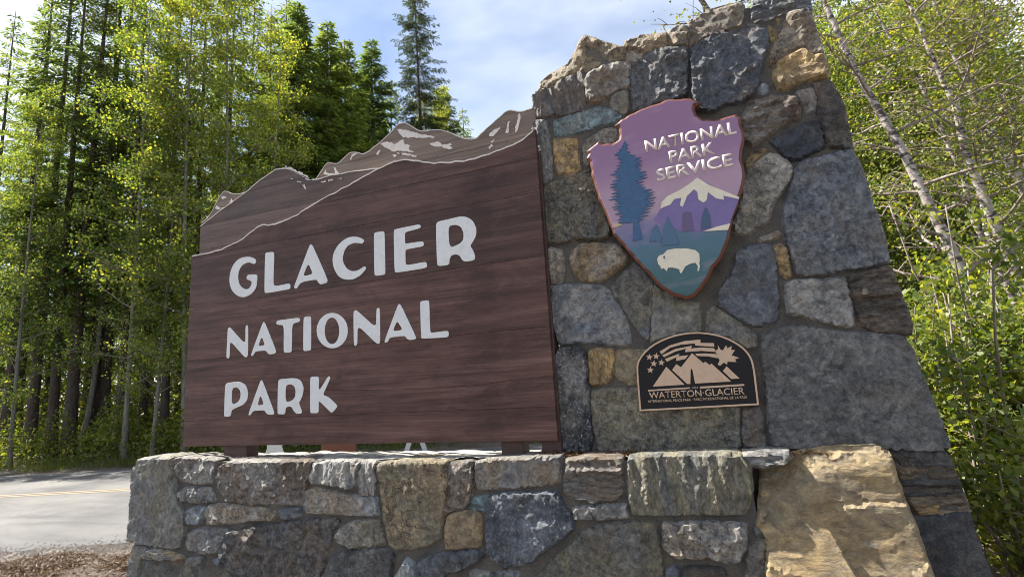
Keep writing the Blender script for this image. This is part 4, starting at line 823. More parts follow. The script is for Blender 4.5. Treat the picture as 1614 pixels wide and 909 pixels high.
STONE_N = [0]
def stone(poly, ca, cb, style, prot, frame, parent, depth=0.10, step=0.018, mort=0.010):
    """one stone: rounded, uneven face over its own outline. frame = (origin, u, v, outward normal)"""
    STONE_N[0] += 1
    seed = STONE_N[0]
    rnd = random.Random(seed)
    P = offset(chaikin(ccw(poly), 1, 0.06), -0.022)
    # resample the outline with a little chipping
    B = []
    for i in range(len(P)):
        a, b = Vector(P[i]), Vector(P[(i + 1) % len(P)])
        k = max(1, int((b - a).length / step))
        for j in range(k): B.append(a.lerp(b, j / k))
    n = len(B)
    B2 = []
    for i in range(n):
        t = (B[(i + 1) % n] - B[i - 1])
        nn = Vector((-t.y, t.x)).normalized() if t.length > 1e-9 else Vector((0, 0))
        ch = 0.006 * noise.noise(Vector((B[i].x * 14 + seed, B[i].y * 14, seed))) + 0.004 * noise.noise(Vector((B[i].x * 45, B[i].y * 45 + seed, 3)))
        B2.append(tuple(B[i] + nn * (ch + 0.001)))
    xs = [p[0] for p in B2]; zs = [p[1] for p in B2]
    gxs = np.arange(min(xs), max(xs), step); gzs = np.arange(min(zs), max(zs), step)
    G = np.array([(x + (step * 0.5 if k % 2 else 0), z) for k, z in enumerate(gzs) for x in gxs]).reshape(-1, 2)
    if len(G):
        G = G + np.random.RandomState(seed).uniform(-0.3, 0.3, G.shape) * step
        ins = inside(G, B2); G = G[ins]
        if len(G): G = G[poly_dist(G, B2) > step * 0.55]
    pts = [Vector(p) for p in B2] + [Vector((p[0], p[1])) for p in G]
    res = delaunay_2d_cdt(pts, [], [list(range(len(B2)))], 1, 1e-6)
    V2 = np.array([(v.x, v.y) for v in res[0]]); tris = res[2]
    orig = res[3]
    D = poly_dist(V2, B2)
    er = 0.011 if style in ('slab', 'crack', 'boulder') else 0.019
    if style == 'lump': er = 0.05
    O, U, W, Nn = frame
    cx, cz = float(V2[:, 0].mean()), float(V2[:, 1].mean())
    # each face tilts a little on its own
    ta, tb = rnd.uniform(-0.05, 0.05), rnd.uniform(-0.06, 0.06)
    if style == 'slab': ta, tb = ta * 0.35, tb * 0.35
    if style == 'boulder': ta, tb, er = 0.0, -0.10, 0.03
    V = []
    org = O + U * cx + W * cz
    for (x, z), d in zip(V2, D):
        t = min(1.0, d / er)
        r = math.sqrt(max(0.0, 1 - (1 - t) ** 2))
        h = -mort - 0.006 + r * (mort + 0.006 + prot * 0.40) + (1.0 if style == 'boulder' else min(1.0, d / 0.018)) * (1.0 if style in ('slab', 'crack', 'boulder') else 1.4) * relief(style, x, z, seed)
        h += r * (ta * (x - cx) + tb * (z - cz))
        V.append(U * (x - cx) + W * (z - cz) + Nn * h)
    F = [tuple(t) for t in tris]
    bound = {}
    for t in F:
        for i in range(len(t)):
            e = (t[i], t[(i + 1) % len(t)])
            if (e[1], e[0]) in bound: del bound[(e[1], e[0])]
            else: bound[e] = 1
    m = {}
    for a, b in list(bound):
        for q in (a, b):
            if q not in m:
                m[q] = len(V); x, z = V2[q]
                V.append(U * (x - cx) + W * (z - cz) - Nn * depth)
        F.append((b, a, m[a], m[b]))
    me = mesh('stone', V, F)
    bm = bmesh.new(); bm.from_mesh(me)
    fx = sum((f.normal.dot(Nn) * f.calc_area() for f in bm.faces[:len(tris)]) if hasattr(bm.faces, 'ensure_lookup_table') and (bm.faces.ensure_lookup_table() or True) else [0])
    if fx < 0: bmesh.ops.reverse_faces(bm, faces=bm.faces)
    bm.to_mesh(me); bm.free()
    o = link('stone', me, M_ROCK, parent, style == 'crack', loc=org)
    kk = rnd.uniform(0.82, 1.2); o['tint_a'] = [c * kk for c in PAL[ca]]
    o['tint_b'] = list(PAL[cb])
    o['grain'] = rnd.uniform(0.3, 0.5) if style == 'boulder' else rnd.uniform(0.5, 0.9) if style in ('slab', 'crack') else rnd.uniform(0.6, 1.0)
    o['rust'] = {'tan': 0.5, 'gold': 0.6, 'brown': 0.5, 'olive': 0.35}.get(ca, 0.26) * rnd.uniform(0.5, 1.3)
    o['seam'] = 0.0 if style in ('boulder', 'lump', 'speck') else (0.9 if style == 'crack' else rnd.choice((0.0, 0.25, 0.5)))
    o['fleck'] = {'speck': 0.42, 'flecked': 0.75, 'rough': 0.2}.get(style, 0.11)
    o['stretch'] = {'vgrain': [1.5, 1.0, 0.7], 'layer': [0.6, 1.0, 1.9], 'boulder': [0.7, 1.0, 1.15], 'wrinkle': [1.3, 1, 2.0]}.get(style, [1.0, 1.0, 1.0])
    return o

X3, Y3, Z3 = Vector((1, 0, 0)), Vector((0, 1, 0)), Vector((0, 0, 1))
def front(y): return (Vector((0, y, 0)), X3, Z3, -Y3)

def courses(w, h, seed, taper=None):
    """irregular stone courses filling a w x h field, as outlines with uneven corners"""
    r = random.Random(seed); out = []; z = 0.0; k = 0
    while z < h - 0.06:
        hh = min(r.uniform(0.17, 0.40), h - z)
        if h - z - hh < 0.12: hh = h - z
        x = 0.0
        while x < w - 0.05:
            ww = min(r.uniform(0.2, 0.55), w - x)
            if w - x - ww < 0.14: ww = w - x
            j = lambda: r.uniform(-0.018, 0.018)
            g = 0.014
            p = [(x + g + j(), z + g + j()), (x + ww / 2, z + g + j()), (x + ww - g + j(), z + g + j()), (x + ww - g + j(), z + hh / 2), (x + ww - g + j(), z + hh - g + j()),
                 (x + ww / 2 + j(), z + hh - g + j()), (x + g + j(), z + hh - g + j()), (x + g + j(), z + hh / 2)]
            out.append(p); x += ww
        z += hh
    return out
STY = ['slab', 'rough', 'speck', 'vgrain', 'slab', 'lump']
CLR = ['grey', 'blue', 'brown', 'olive', 'lgrey', 'dgrey', 'tan']

def rough_cap(name, x0, x1, y0, y1, z, mat, parent, amp=0.02, step=0.05):
    nx_, ny_ = int((x1 - x0) / step) + 1, int((y1 - y0) / step) + 1
    V, F = [], []
    for j in range(ny_ + 1):
        for i in range(nx_ + 1):
            x, y = x0 + (x1 - x0) * i / nx_, y0 + (y1 - y0) * j / ny_
            V.append((x - (x0 + x1) / 2, y - (y0 + y1) / 2, amp * noise.fractal(Vector((x * 4, y * 4, z)), 0.9, 2, 4)))
    for j in range(ny_):
        for i in range(nx_):
            a = j * (nx_ + 1) + i; F.append((a, a + 1, a + nx_ + 2, a + nx_ + 1))
    return link(name, mesh(name, V, F), mat, parent, True, loc=((x0 + x1) / 2, (y0 + y1) / 2, z))

# low wall in front of the sign
wall = empty('stone_wall', (0, 0, 0))
tag(wall, 'low wall of mixed grey and tan fieldstones running below the brown wooden sign', 'wall')
WALL_BACK = 4.28
prism('mortar', [(-5.60, -0.35), (-5.55, 0.985), (0.13, 0.985), (0.17, -0.35)], Y_WALL + 0.010, WALL_BACK, M_MORTAR, wall)
prism('mortar', [(0.10, -0.35), (0.10, 0.95), (0.80, 0.95), (0.95, -0.35)], Y_WALL + 0.22, WALL_BACK, M_MORTAR, wall)
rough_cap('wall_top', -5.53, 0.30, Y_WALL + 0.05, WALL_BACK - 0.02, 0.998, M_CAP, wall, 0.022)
for ca, cb, sty, pr, poly in WALL_STONES:
    top = max(q[1] for q in poly) > 0.93
    stone(poly, ca, cb, sty, pr, front(Y_WALL), wall, depth=0.40 if sty == 'boulder' else 0.26 if top else 0.10)
rs = random.Random(3)
for p in courses(0.46, 1.25, 12):
    stone(p, rs.choice(CLR), rs.choice(CLR), rs.choice(STY), 0.04, (Vector((-5.60, Y_WALL + 0.03, -0.27)), Y3, Z3, -X3), wall, step=0.035)
for p in courses(6.3, 1.2, 15):
    stone(p, rs.choice(CLR), rs.choice(CLR), rs.choice(STY), 0.04, (Vector((0.8, WALL_BACK, -0.22)), -X3, Z3, Y3), wall, step=0.06)

# tapering pillar
pillar = empty('stone_pillar', (0, 0, 0))
tag(pillar, 'tall tapering fieldstone pillar carrying the purple arrowhead emblem', 'pillar')
PB = 4.75
outline = [(-1.11, -0.3), (-1.13, 3.90), (-0.99, 4.02), (-0.85, 4.11), (-0.78, 4.2), (-0.70, 4.27), (-0.55, 4.22), (-0.38, 4.12), (-0.33, 4.16), (-0.05, 4.14),
           (0.12, 4.15), (0.34, 4.19), (0.51, 4.19), (0.52, 4.18), (0.58, 4.16), (0.61, 4.2), (0.91, 4.15), (0.915, 4.05), (0.95, 3.51), (1.01, 2.98), (1.10, 2.18), (1.15, 1.75), (1.212, 1.02), (1.295, 0.29), (1.34, -0.3)]
prism('mortar', outline, Y_PILLAR + 0.009, PB, M_MORTAR, pillar)
for ca, cb, sty, pr, poly in PILLAR_STONES:
    top = max(q[1] for q in poly) > 4.0
    stone(poly, ca, cb, sty, pr, front(Y_PILLAR), pillar, depth=0.42 if top else 0.12)
for ca, cb, sty, pr, poly in FOOT_STONES:
    stone(poly, ca, cb, sty, pr, front(Y_PILLAR + 0.008), pillar, depth=0.12)
for p in courses(0.70, 4.0, 21):
    stone(p, rs.choice(CLR), rs.choice(CLR), rs.choice(STY), 0.04, (Vector((-1.13, Y_PILLAR + 0.05, -0.1)), Y3, Z3, -X3), pillar, step=0.045)
vdir = Vector((0.915 - 1.325, 0, 4.05 + 0.15)).normalized()
for p in courses(0.70, 4.15, 22):
    stone(p, rs.choice(CLR), rs.choice(CLR), rs.choice(STY), 0.03, (Vector((1.325, PB - 0.02, -0.1)), -Y3, vdir, Vector((vdir.z, 0, -vdir.x))), pillar, step=0.045)
for p in courses(2.0, 4.0, 23):
    stone(p, rs.choice(CLR), rs.choice(CLR), rs.choice(STY), 0.03, (Vector((0.95, PB, 0.0)), -X3, Z3, Y3), pillar, step=0.07)

# ------------------------------------------------------------------ wooden sign board
board = empty('park_sign', (-3.1, Y_BOARD, 1.0))
tag(board, 'brown wooden plank sign reading GLACIER NATIONAL PARK with carved mountain skyline', 'sign')
def bchild(o):
    o.parent = board; o.matrix_parent_inverse = Matrix.Translation(-Vector(board.location)); return o
def interp(prof, x):
    for (a, b), (c, d) in zip(prof[:-1], prof[1:]):
        if a <= x <= c: return b + (d - b) * (x - a) / max(1e-9, c - a)
    return prof[0][1] if x < prof[0][0] else prof[-1][1]
XL, XR = -5.085, -1.155
crack = [(-5.2, 1.628), (-4.5, 1.614), (-4.2, 1.622), (-3.7, 1.600), (-3.3, 1.592), (-2.8, 1.572), (-2.2, 1.552), (-1.75, 1.562), (-1.5, 1.585), (-1.0, 1.600)]
lines = [[(-6, 1.122), (0, 1.118)], [(-6, 1.372), (0, 1.368)], crack, [(-6, 1.973), (0, 1.976)], [(-6, 2.52), (0, 2.545)], [(-6, 3.078), (0, 3.072)], [(-6, 3.366), (0, 3.370)], [(-6, 9), (0, 9)]]
def planks(prof, xl, xr, lines, yf, yb, mat, gap=0.0018):
    xs = sorted(set([xl, xr] + [p[0] for p in prof if xl < p[0] < xr] + list(np.arange(xl, xr, 0.06)) + [p[0] for l in lines for p in l if xl < p[0] < xr]))
    for lo, hi in zip(lines[:-1], lines[1:]):
        run = []
        def flush():
            if len(run) >= 2:
                poly = [(x, a) for x, a, b in run] + [(x, b) for x, a, b in run[::-1]]
                if abs(area(poly)) > 0.004:
                    bchild(prism('plank', poly, yf + random.uniform(-0.0008, 0.0008), yb, mat, None, bevel=0.0012))
            run.clear()
        for x in xs:
            a = interp(lo, x) + gap / 2
            b = min(interp(hi, x) - gap / 2, interp(prof, x))
            wob = 0.0012 * noise.noise(Vector((x * 9, interp(lo, x) * 3, 0)))
            if b - a > 0.006: run.append((x, a + wob, b))
            else: flush()
        flush()
smooth_prof = lambda p: [p[0]] + [q for i in range(len(p) - 1) for q in ((p[i][0] * .75 + p[i + 1][0] * .25, p[i][1] * .75 + p[i + 1][1] * .25), (p[i][0] * .25 + p[i + 1][0] * .75, p[i][1] * .25 + p[i + 1][1] * .75))] + [p[-1]]
jag = lambda p, a: [(x, z + a * noise.noise(Vector((x * 13, a * 900, 0))) + 0.5 * a * noise.noise(Vector((x * 37, 7, 0)))) for x, z in [(x, interp(p, x)) for x in np.arange(p[0][0], p[-1][0], 0.025)] + [p[-1]]]
PF, PM, PBK = jag(smooth_prof(PROFILE_FRONT), 0.010), jag(smooth_prof(PROFILE_MIDDLE), 0.012), jag(smooth_prof(PROFILE_BACK), 0.014)
planks(PF, XL, XR, lines, Y_BOARD, Y_BOARD + 0.048, M_WOOD)
planks(PM, PROFILE_MIDDLE[0][0], PROFILE_MIDDLE[-1][0], [[(-6, 2.9), (0, 2.9)], [(-6, 3.16), (0, 3.16)], [(-6, 3.43), (0, 3.43)], [(-6, 3.7), (0, 3.7)], [(-6, 9), (0, 9)]], Y_BOARD + 0.05, Y_BOARD + 0.097, M_WOOD2)
planks(PBK, PROFILE_BACK[0][0], PROFILE_BACK[-1][0], [[(-6, 1.2), (0, 1.2)], [(-6, 2.0), (0, 2.0)], [(-6, 2.9), (0, 2.9)], [(-6, 3.3), (0, 3.3)], [(-6, 3.62), (0, 3.62)], [(-6, 3.9), (0, 3.9)], [(-6, 9), (0, 9)]], Y_BOARD + 0.099, Y_BOARD + 0.15, M_WOOD3)

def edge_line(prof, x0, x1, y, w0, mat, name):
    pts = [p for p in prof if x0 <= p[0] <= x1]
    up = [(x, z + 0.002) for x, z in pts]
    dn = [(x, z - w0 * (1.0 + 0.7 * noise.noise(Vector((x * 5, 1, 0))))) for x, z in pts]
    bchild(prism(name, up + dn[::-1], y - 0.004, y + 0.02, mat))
dense = lambda p: [(x, interp(p, x)) for x in np.arange(p[0][0] + 0.002, p[-1][0] - 0.002, 0.03)]
edge_line(dense(PF), XL, XR, Y_BOARD, 0.011, M_SNOW_LIT_EDGE, 'lit_edge_line')  # pale strips paint the sunlit top bevel of each layer
edge_line(dense(PM), -9, 9, Y_BOARD + 0.05, 0.008, M_SNOW_LIT_EDGE, 'lit_edge_line')
edge_line(dense(PBK), -9, 9, Y_BOARD + 0.099, 0.006, M_SNOW_LIT_EDGE, 'lit_edge_line')
def streaky(poly):
    P = ccw(poly); out = []
    for i, p in enumerate(P):
        q = P[(i + 1) % len(P)]; v = Vector(q) - Vector(p); k = max(1, int(v.length / 0.018))
        n = Vector((v.y, -v.x)).normalized() if v.length > 1e-6 else Vector((0, 0))
        for j in range(k):
            c = Vector(p) + v * (j / k) + n * (random.uniform(-0.011, 0.004)); out.append((c.x, c.y))
    return out
for p in SNOW_BACK: bchild(prism('snow_patch', streaky(p), Y_BOARD + 0.095, Y_BOARD + 0.105, M_SNOW_LIT_EDGE))
for p in SNOW_MIDDLE: bchild(prism('snow_patch', streaky(p), Y_BOARD + 0.046, Y_BOARD + 0.056, M_SNOW_LIT_EDGE))
for nm, outer, hole in LETTERS:
    q = 0.2 if nm in 'GCORP' else 0.16
    o = bchild(prism('letter', chaikin(outer, 2, q), Y_BOARD - 0.004, Y_BOARD + 0.01, M_LETTER, hole=chaikin(hole, 2, q) if hole else None, bevel=0.0015))
    o['label'] = 'white painted letter ' + nm
for x0, x1 in ((-1.64, -1.455), (-4.60, -4.30)):
    bchild(box('post', x0, x1, Y_BOARD + 0.06, Y_BOARD + 0.21, 0.9, 3.0, M_POST, None, 0.006))
bchild(box('gap_filler_post', -1.30, -1.145, Y_BOARD + 0.052, Y_BOARD + 0.2, 0.98, 3.45, M_POST, None, 0.006))  # added dark filler, blocks the bright slits between board and pillar
for z in (1.35, 2.3):
    bchild(box('batten', XL + 0.15, XR + 0.03, Y_BOARD + 0.212, Y_BOARD + 0.26, z, z + 0.14, M_POST, None, 0.005))

# ------------------------------------------------------------------ lettering from the built-in font
def text_mesh(name, s, p0, p1, height, y, mat, parent, thick=0.006, bold=0.0, narrow=None):
    cu = bpy.data.curves.new(name, 'FONT'); cu.body = s; cu.size = 1.0; cu.offset = bold; cu.extrude = 0.0; cu.resolution_u = 3
    t = bpy.data.objects.new(name, cu); COL.objects.link(t)
    me = bpy.data.meshes.new_from_object(t.evaluated_get(bpy.context.evaluated_depsgraph_get()))
    bpy.data.objects.remove(t); bpy.data.curves.remove(cu)
    bm = bmesh.new(); bm.from_mesh(me)
    xs = [v.co.x for v in bm.verts]; ys = [v.co.y for v in bm.verts]
    w, x0, h = max(xs) - min(xs), min(xs), max(ys) - min(0.0, min(ys))
    a, b = Vector((p0[0], p0[1])), Vector((p1[0], p1[1]))
    d = (b - a); L = d.length; d.normalize(); n = Vector((-d.y, d.x))
    r = bmesh.ops.extrude_face_region(bm, geom=bm.faces[:])
    moved = {v for v in r['geom'] if isinstance(v, bmesh.types.BMVert)}
    hh = max(ys)
    for v in bm.verts:
        q = d * ((v.co.x - x0) / w * L) + n * (v.co.y / hh * height)
        v.co = Vector((q.x, -thick if v in moved else 0.0, q.y))
    bmesh.ops.recalc_face_normals(bm, faces=bm.faces)
    me2 = bpy.data.meshes.new(name); bm.to_mesh(me2); bm.free()
    return link(name, me2, mat, parent, loc=(a.x, y, a.y))

# arrowhead emblem
arrow = empty('arrowhead_emblem', (0, 0, 0))
tag(arrow, 'purple painted arrowhead emblem with tree, snowy mountain and white bison on the pillar', 'emblem')
AP = []
ah = ccw(ARROWHEAD)
for i, p in enumerate(ah):
    q = ah[(i + 1) % len(ah)]
    for k in range(3):
        t = k / 3; AP.append((p[0] + (q[0] - p[0]) * t, p[1] + (q[1] - p[1]) * t))
AP = [(x + 0.007 * noise.noise(Vector((x * 22, z * 22, 1))), z + 0.007 * noise.noise(Vector((x * 22, z * 22, 5)))) for x, z in AP]
prism('rim', AP, Y_ARROW + 0.002, Y_ARROW + 0.062, M_RIM, arrow, bevel=0.016, smooth=False)
prism('painted_face', offset(ccw(AP), 0.019), Y_ARROW - 0.003, Y_ARROW + 0.01, M_ARROW, arrow, bevel=0.002)
def ragged(poly, step=0.012, amp=0.016):
    P = ccw(poly); out = []
    for i, p in enumerate(P):
        q = P[(i + 1) % len(P)]; v = Vector(q) - Vector(p); n = Vector((v.y, -v.x)).normalized() if v.length > 1e-6 else Vector((0, 0))
        k = max(1, int(v.length / step))
        for j in range(k):
            w = amp * (1 if (len(out) % 2) else -0.6) * random.uniform(0.2, 1.0)
            c = Vector(p) + v * (j / k) + n * w - Vector((0, abs(w) * 0.4)); out.append((c.x, c.y))
    return out
def fir_outline():
    r = random.Random(4); left, right = [], []
    R_ = [(TREE_TOP[1] - 0.03, TREE_TOP[0] - 0.03, TREE_TOP[0] + 0.025)] + TREE_ROWS
    for (z0, a0, b0), (z1, a1, b1) in zip(R_[:-1], R_[1:]):
        for k in range(2):
            t = k / 2; z = z0 + (z1 - z0) * t; a = a0 + (a1 - a0) * t; b = b0 + (b1 - b0) * t; c = (a + b) / 2
            dz = (z1 - z0) / 2
            la = a + (c - a) * r.uniform(0.0, 0.25); lb = b + (c - b) * r.uniform(0.0, 0.25)
            left += [(a + (c - a) * r.uniform(0.42, 0.62), z), (la, z + dz * r.uniform(0.35, 0.6)), (la + 0.02, z + dz * 0.75)]
            right += [(b + (c - b) * r.uniform(0.42, 0.62), z), (lb, z + dz * r.uniform(0.35, 0.6)), (lb - 0.02, z + dz * 0.75)]
    z = R_[-1][0]
    return [TREE_TOP] + right + [(-0.400, z), (-0.385, 2.55), (-0.455, 2.545), (-0.440, z)] + left[::-1]
for nm, colr, dd, poly in EMBLEM:
    if nm == 'tall_tree': poly = fir_outline()
    if nm == 'painted_tree': poly = ragged(poly, 0.012, 0.006)
    prism(nm, poly, Y_ARROW - 0.003 - dd, Y_ARROW, EMB[colr], arrow)
for s, p0, p1 in (('NATIONAL', (-0.294, 3.212), (0.344, 3.214)), ('PARK', (-0.130, 3.090), (0.187, 3.096)), ('SERVICE', (-0.235, 2.968), (0.293, 2.985))):
    text_mesh('lettering', s, p0, p1, 0.092, Y_ARROW - 0.003, M_FADED, arrow, 0.002, 0.024)
for x, z in ((-0.45, 3.1), (0.1, 2.5)):
    box('mount', x, x + 0.1, Y_ARROW + 0.06, Y_PILLAR + 0.03, z, z + 0.1, M_POST, arrow)

# bronze plaque
plaque = empty('bronze_plaque', (0, 0, 0))
tag(plaque, 'black and bronze arched plaque reading WATERTON GLACIER below the arrowhead', 'plaque')
PP = ccw(chaikin(PLAQUE[1:-1], 2)); 
q0, q1 = PLAQUE[0], PLAQUE[-1]
arch = PLAQUE[1:-1]
sm = [arch[0]] + [q for i in range(len(arch) - 1) for q in ((arch[i][0] * .75 + arch[i + 1][0] * .25, arch[i][1] * .75 + arch[i + 1][1] * .25), (arch[i][0] * .25 + arch[i + 1][0] * .75, arch[i][1] * .25 + arch[i + 1][1] * .75))] + [arch[-1]]
PP = ccw([q0] + sm + [q1])
prism('rim', PP, Y_PLAQUE, Y_PLAQUE + 0.05, M_BRONZE, plaque, hole=offset(PP, 0.012), bevel=0.002)
prism('plate', offset(PP, 0.011), Y_PLAQUE + 0.006, Y_PLAQUE + 0.05, M_BLACK, plaque)
for nm, poly in RELIEF:
    prism(nm, poly, Y_PLAQUE + 0.001, Y_PLAQUE + 0.01, M_BRONZE, plaque)
text_mesh('lettering', 'WATERTON\u00b7GLACIER', (-0.462, 1.394), (0.17, 1.397), 0.046, Y_PLAQUE + 0.006, M_BRONZE, plaque, 0.005, 0.004)
text_mesh('lettering', 'INTERNATIONAL PEACE PARK \u00b7 PARC INTERNATIONAL DE LA PAIX', (-0.474, 1.366), (0.182, 1.369), 0.017, Y_PLAQUE + 0.006, M_BRONZE, plaque, 0.005, 0.008)
text_mesh('lettering', '1932', (-0.164, 1.450), (-0.124, 1.451), 0.012, Y_PLAQUE + 0.006, M_BRONZE, plaque, 0.004)

# ------------------------------------------------------------------ trees
def pix_dir(px, py=700.0):
    d = CAM_ROT @ Vector(((px - 807.0) / 818.64, -(py - 454.5) / 818.64, -1.0))
    h = Vector((d.x, d.y)); k = h.length
    return h / k, d.z / k
def at(px, dist, road_ok=True, clear=3.6):
    h, _ = pix_dir(px)
    p = h * dist
    while px < 800 and float(road_dist(np.array([p.x]), np.array([p.y]))[0]) < ROAD_W + clear and road_ok: p = h * (p.length + 0.4)
    return Vector((p.x, p.y, gz(p.x, p.y) - 0.05))
def top_z(px, py, dist):
    _, s = pix_dir(px, py); return EYE.z + dist * s

def kites(P, D, Nv, length, width, fold=0.0):
    """leaf faces: base P, direction D, side axis from D x Nv"""
    D = D / np.linalg.norm(D, axis=1, keepdims=True)
    S = np.cross(D, Nv); S /= np.maximum(np.linalg.norm(S, axis=1, keepdims=True), 1e-9)
    length = np.asarray(length)[:, None]; width = np.asarray(width)[:, None]
    up = np.cross(S, D) * width * fold
    return np.stack([P, P + D * length * 0.5 + S * width * 0.5 + up, P + D * length, P + D * length * 0.5 - S * width * 0.5 + up], 1)

def trunk_path(r, h, bend, n=12):
    a, ph = r.uniform(-1, 1), r.uniform(0, 6.28)
    return [Vector((bend * h * (math.sin(i / n * 2.3 + ph) - math.sin(ph)) * 0.5, bend * h * (math.cos(i / n * 1.7 + ph * 1.3) - math.cos(ph * 1.3)) * 0.5, h * i / n)) for i in range(n + 1)]
def along(path, t):
    t = min(max(t, 0.0), 0.9999) * (len(path) - 1); i = int(t); return path[i].lerp(path[i + 1], t - i)

def conifer(seed, h, base, rmax, r0, dense=1.0, droop=0.35, width=0.065, length=0.27, dead=True, up=0.0, taper=0.85):
    r = random.Random(seed); nr = np.random.RandomState(seed)
    path = trunk_path(r, h, 0.012)
    tb = Tubes(); tb.add(path, [r0 * (1 - 0.93 * i / 12) + (r0 * 0.35 if i == 0 else 0) for i in range(13)], 9)
    Ps, Ds, Ns, Ls = [], [], [], []
    z = h * base
    z0 = z
    while z < h * 0.985:
        t = (z - z0) / (h - z0)
        L0 = rmax * ((1 - t) ** taper) * min(1.0, 0.45 + t * 4) + 0.18
        for k in range(r.choice((4, 5, 5, 6))):
            if r.random() > 0.94 * min(1, dense): continue
            az = r.uniform(0, 6.283); L = L0 * r.uniform(0.55, 1.12)
            c = along(path, z / h) + Vector((0, 0, r.uniform(-0.1, 0.1)))
            el = 0.45 * t - 0.15 - (1 - t) * droop * 0.6 + up + r.uniform(-0.12, 0.12)
            out = Vector((math.cos(az), math.sin(az), 0)); side = Vector((-math.sin(az), math.cos(az), 0))
            pts = []
            ns = 5
            for i in range(ns + 1):
                s = i / ns
                pts.append(c + out * (L * s * math.cos(el)) + Vector((0, 0, L * (math.sin(el) * s - droop * 0.55 * s * s + droop * 0.30 * s ** 3))) + side * (0.08 * L * math.sin(s * 3 + az)))
            tb.add(pts, [max(0.006, r0 * 0.11 * (L / rmax) * (1 - 0.85 * i / ns)) for i in range(ns + 1)], 3)
            st = 0.055 / max(0.5, dense)
            m = max(3, int(L * 0.86 / st))
            for i in range(m):
                s = 0.14 + 0.86 * (i + r.random()) / m
                p = along(pts, s); d = (along(pts, s + 0.05) - along(pts, s - 0.05)).normalized()
                bl = (0.16 + 0.34 * L0 / rmax * (1 - s) ** 0.7) * r.uniform(0.7, 1.2)
                for sg in (-1, 1):
                    bd = (d * 0.62 + side * sg * 0.78 + Vector((0, 0, r.uniform(-0.45, -0.02) * (0.5 + droop)))).normalized()
                    nk = max(1, int(bl / 0.13))
                    for q in range(nk):
                        pp = p + bd * (bl * q / nk)
                        Ps.append(pp); Ds.append(bd + Vector((r.uniform(-0.35, 0.35), r.uniform(-0.35, 0.35), r.uniform(-0.5, 0.2))))
                        Ns.append((r.uniform(-0.6, 0.6), r.uniform(-0.6, 0.6), 1.0)); Ls.append(length * r.uniform(0.7, 1.2))
        z += r.uniform(0.15, 0.26) / max(0.6, dense)
    if dead:
        for k in range(int(h * base * 3.2)):
            zz = r.uniform(h * 0.07, h * base); az = r.uniform(0, 6.283); L = r.uniform(0.3, 1.5)
            c = along(path, zz / h); o_ = Vector((math.cos(az), math.sin(az), r.uniform(-0.4, 0.15)))
            tb.add([c, c + o_ * L * 0.5, c + o_ * L + Vector((0, 0, -0.1 * L))], [0.016, 0.010, 0.004], 3)
    P = np.array(Ps); D = np.array(Ds); Nn = np.array(Ns); Ls = np.array(Ls)
    W = width * nr.uniform(0.7, 1.25, len(P))
    return mesh('trunk', tb.V, tb.F), quads_mesh('foliage', kites(P, D, Nn, Ls, W, 0.12))

def broadleaf(seed, path, r0, limb_from=0.3, limbs=22, spread=2.2, leaves=9000, size=0.075, upward=0.5, twig_leaf=True, sparse_low=True):
    r = random.Random(seed); nr = np.random.RandomState(seed)
    n = len(path); h = (path[-1] - path[0]).length
    tb = Tubes(); tb.add(path, [r0 * (1 - 0.86 * i / (n - 1)) + (r0 * 0.3 if i == 0 else 0) for i in range(n)], 9)
    tw = Tubes()
    ends = []
    for k in range(limbs):
        t = limb_from + (1 - limb_from) * ((k + r.random()) / limbs)
        c = along(path, t); az = k * 2.4 + r.uniform(-0.6, 0.6)
        L = spread * (1.15 - 0.72 * t) * r.uniform(0.6, 1.15)
        d = Vector((math.cos(az), math.sin(az), upward * r.uniform(0.4, 1.4))).normalized()
        pts = [c]; dd = d.copy()
        for i in range(5):
            dd = (dd + Vector((r.uniform(-0.25, 0.25), r.uniform(-0.25, 0.25), r.uniform(-0.16, 0.2)))).normalized()
            pts.append(pts[-1] + dd * L / 5)
        rad = r0 * 0.30 * (1 - 0.6 * t)
        tw.add(pts, [rad * (1 - 0.85 * i / 5) + 0.003 for i in range(6)], 5)
        for j in range(9):
            s = 0.25 + 0.75 * (j + r.random()) / 9
            c2 = along(pts, s); a2 = r.uniform(0, 6.283)
            d2 = (Vector((math.cos(a2), math.sin(a2), r.uniform(-0.4, 0.7))) + dd * 0.6).normalized()
            L2 = L * r.uniform(0.18, 0.45)
            p2 = [c2, c2 + d2 * L2 * 0.5 + Vector((0, 0, r.uniform(-0.04, 0.04))), c2 + d2 * L2 + Vector((0, 0, -0.06 * L2))]
            tw.add(p2, [0.0085, 0.006, 0.0035], 3)
            ends.append((p2[0], p2[1], p2[2]))
    E0 = np.array([list(e[0]) for e in ends]); E1 = np.array([list(e[1]) for e in ends]); E2 = np.array([list(e[2]) for e in ends])
    wgt = nr.gamma(3.0, 1.0, len(ends)); wgt /= wgt.sum()
    pick = nr.choice(len(ends), leaves, p=wgt)
    s = nr.uniform(0.15, 1.1, leaves)[:, None]
    P = np.where(s < 0.5, E0[pick] + (E1[pick] - E0[pick]) * s * 2, E1[pick] + (E2[pick] - E1[pick]) * (s * 2 - 1))
    P = P + nr.normal(0, 0.15 * (spread / 2.2) ** 0.5, (leaves, 3))
    D = nr.normal(0, 1, (leaves, 3)); D[:, 2] -= 0.6
    Nn = nr.normal(0, 1, (leaves, 3)); Nn[:, 2] += 0.7
    ln = size * nr.uniform(0.65, 1.25, leaves)
    nb = len(tb.V); nf = len(tb.F)
    me = mesh('trunk', tb.V + tw.V, tb.F + [tuple(i + nb for i in q) for q in tw.F])
    me.polygons.foreach_set('material_index', [0] * nf + [1] * len(tw.F))
    return me, quads_mesh('foliage', kites(P, D, Nn, ln, ln * 0.8, 0.15))

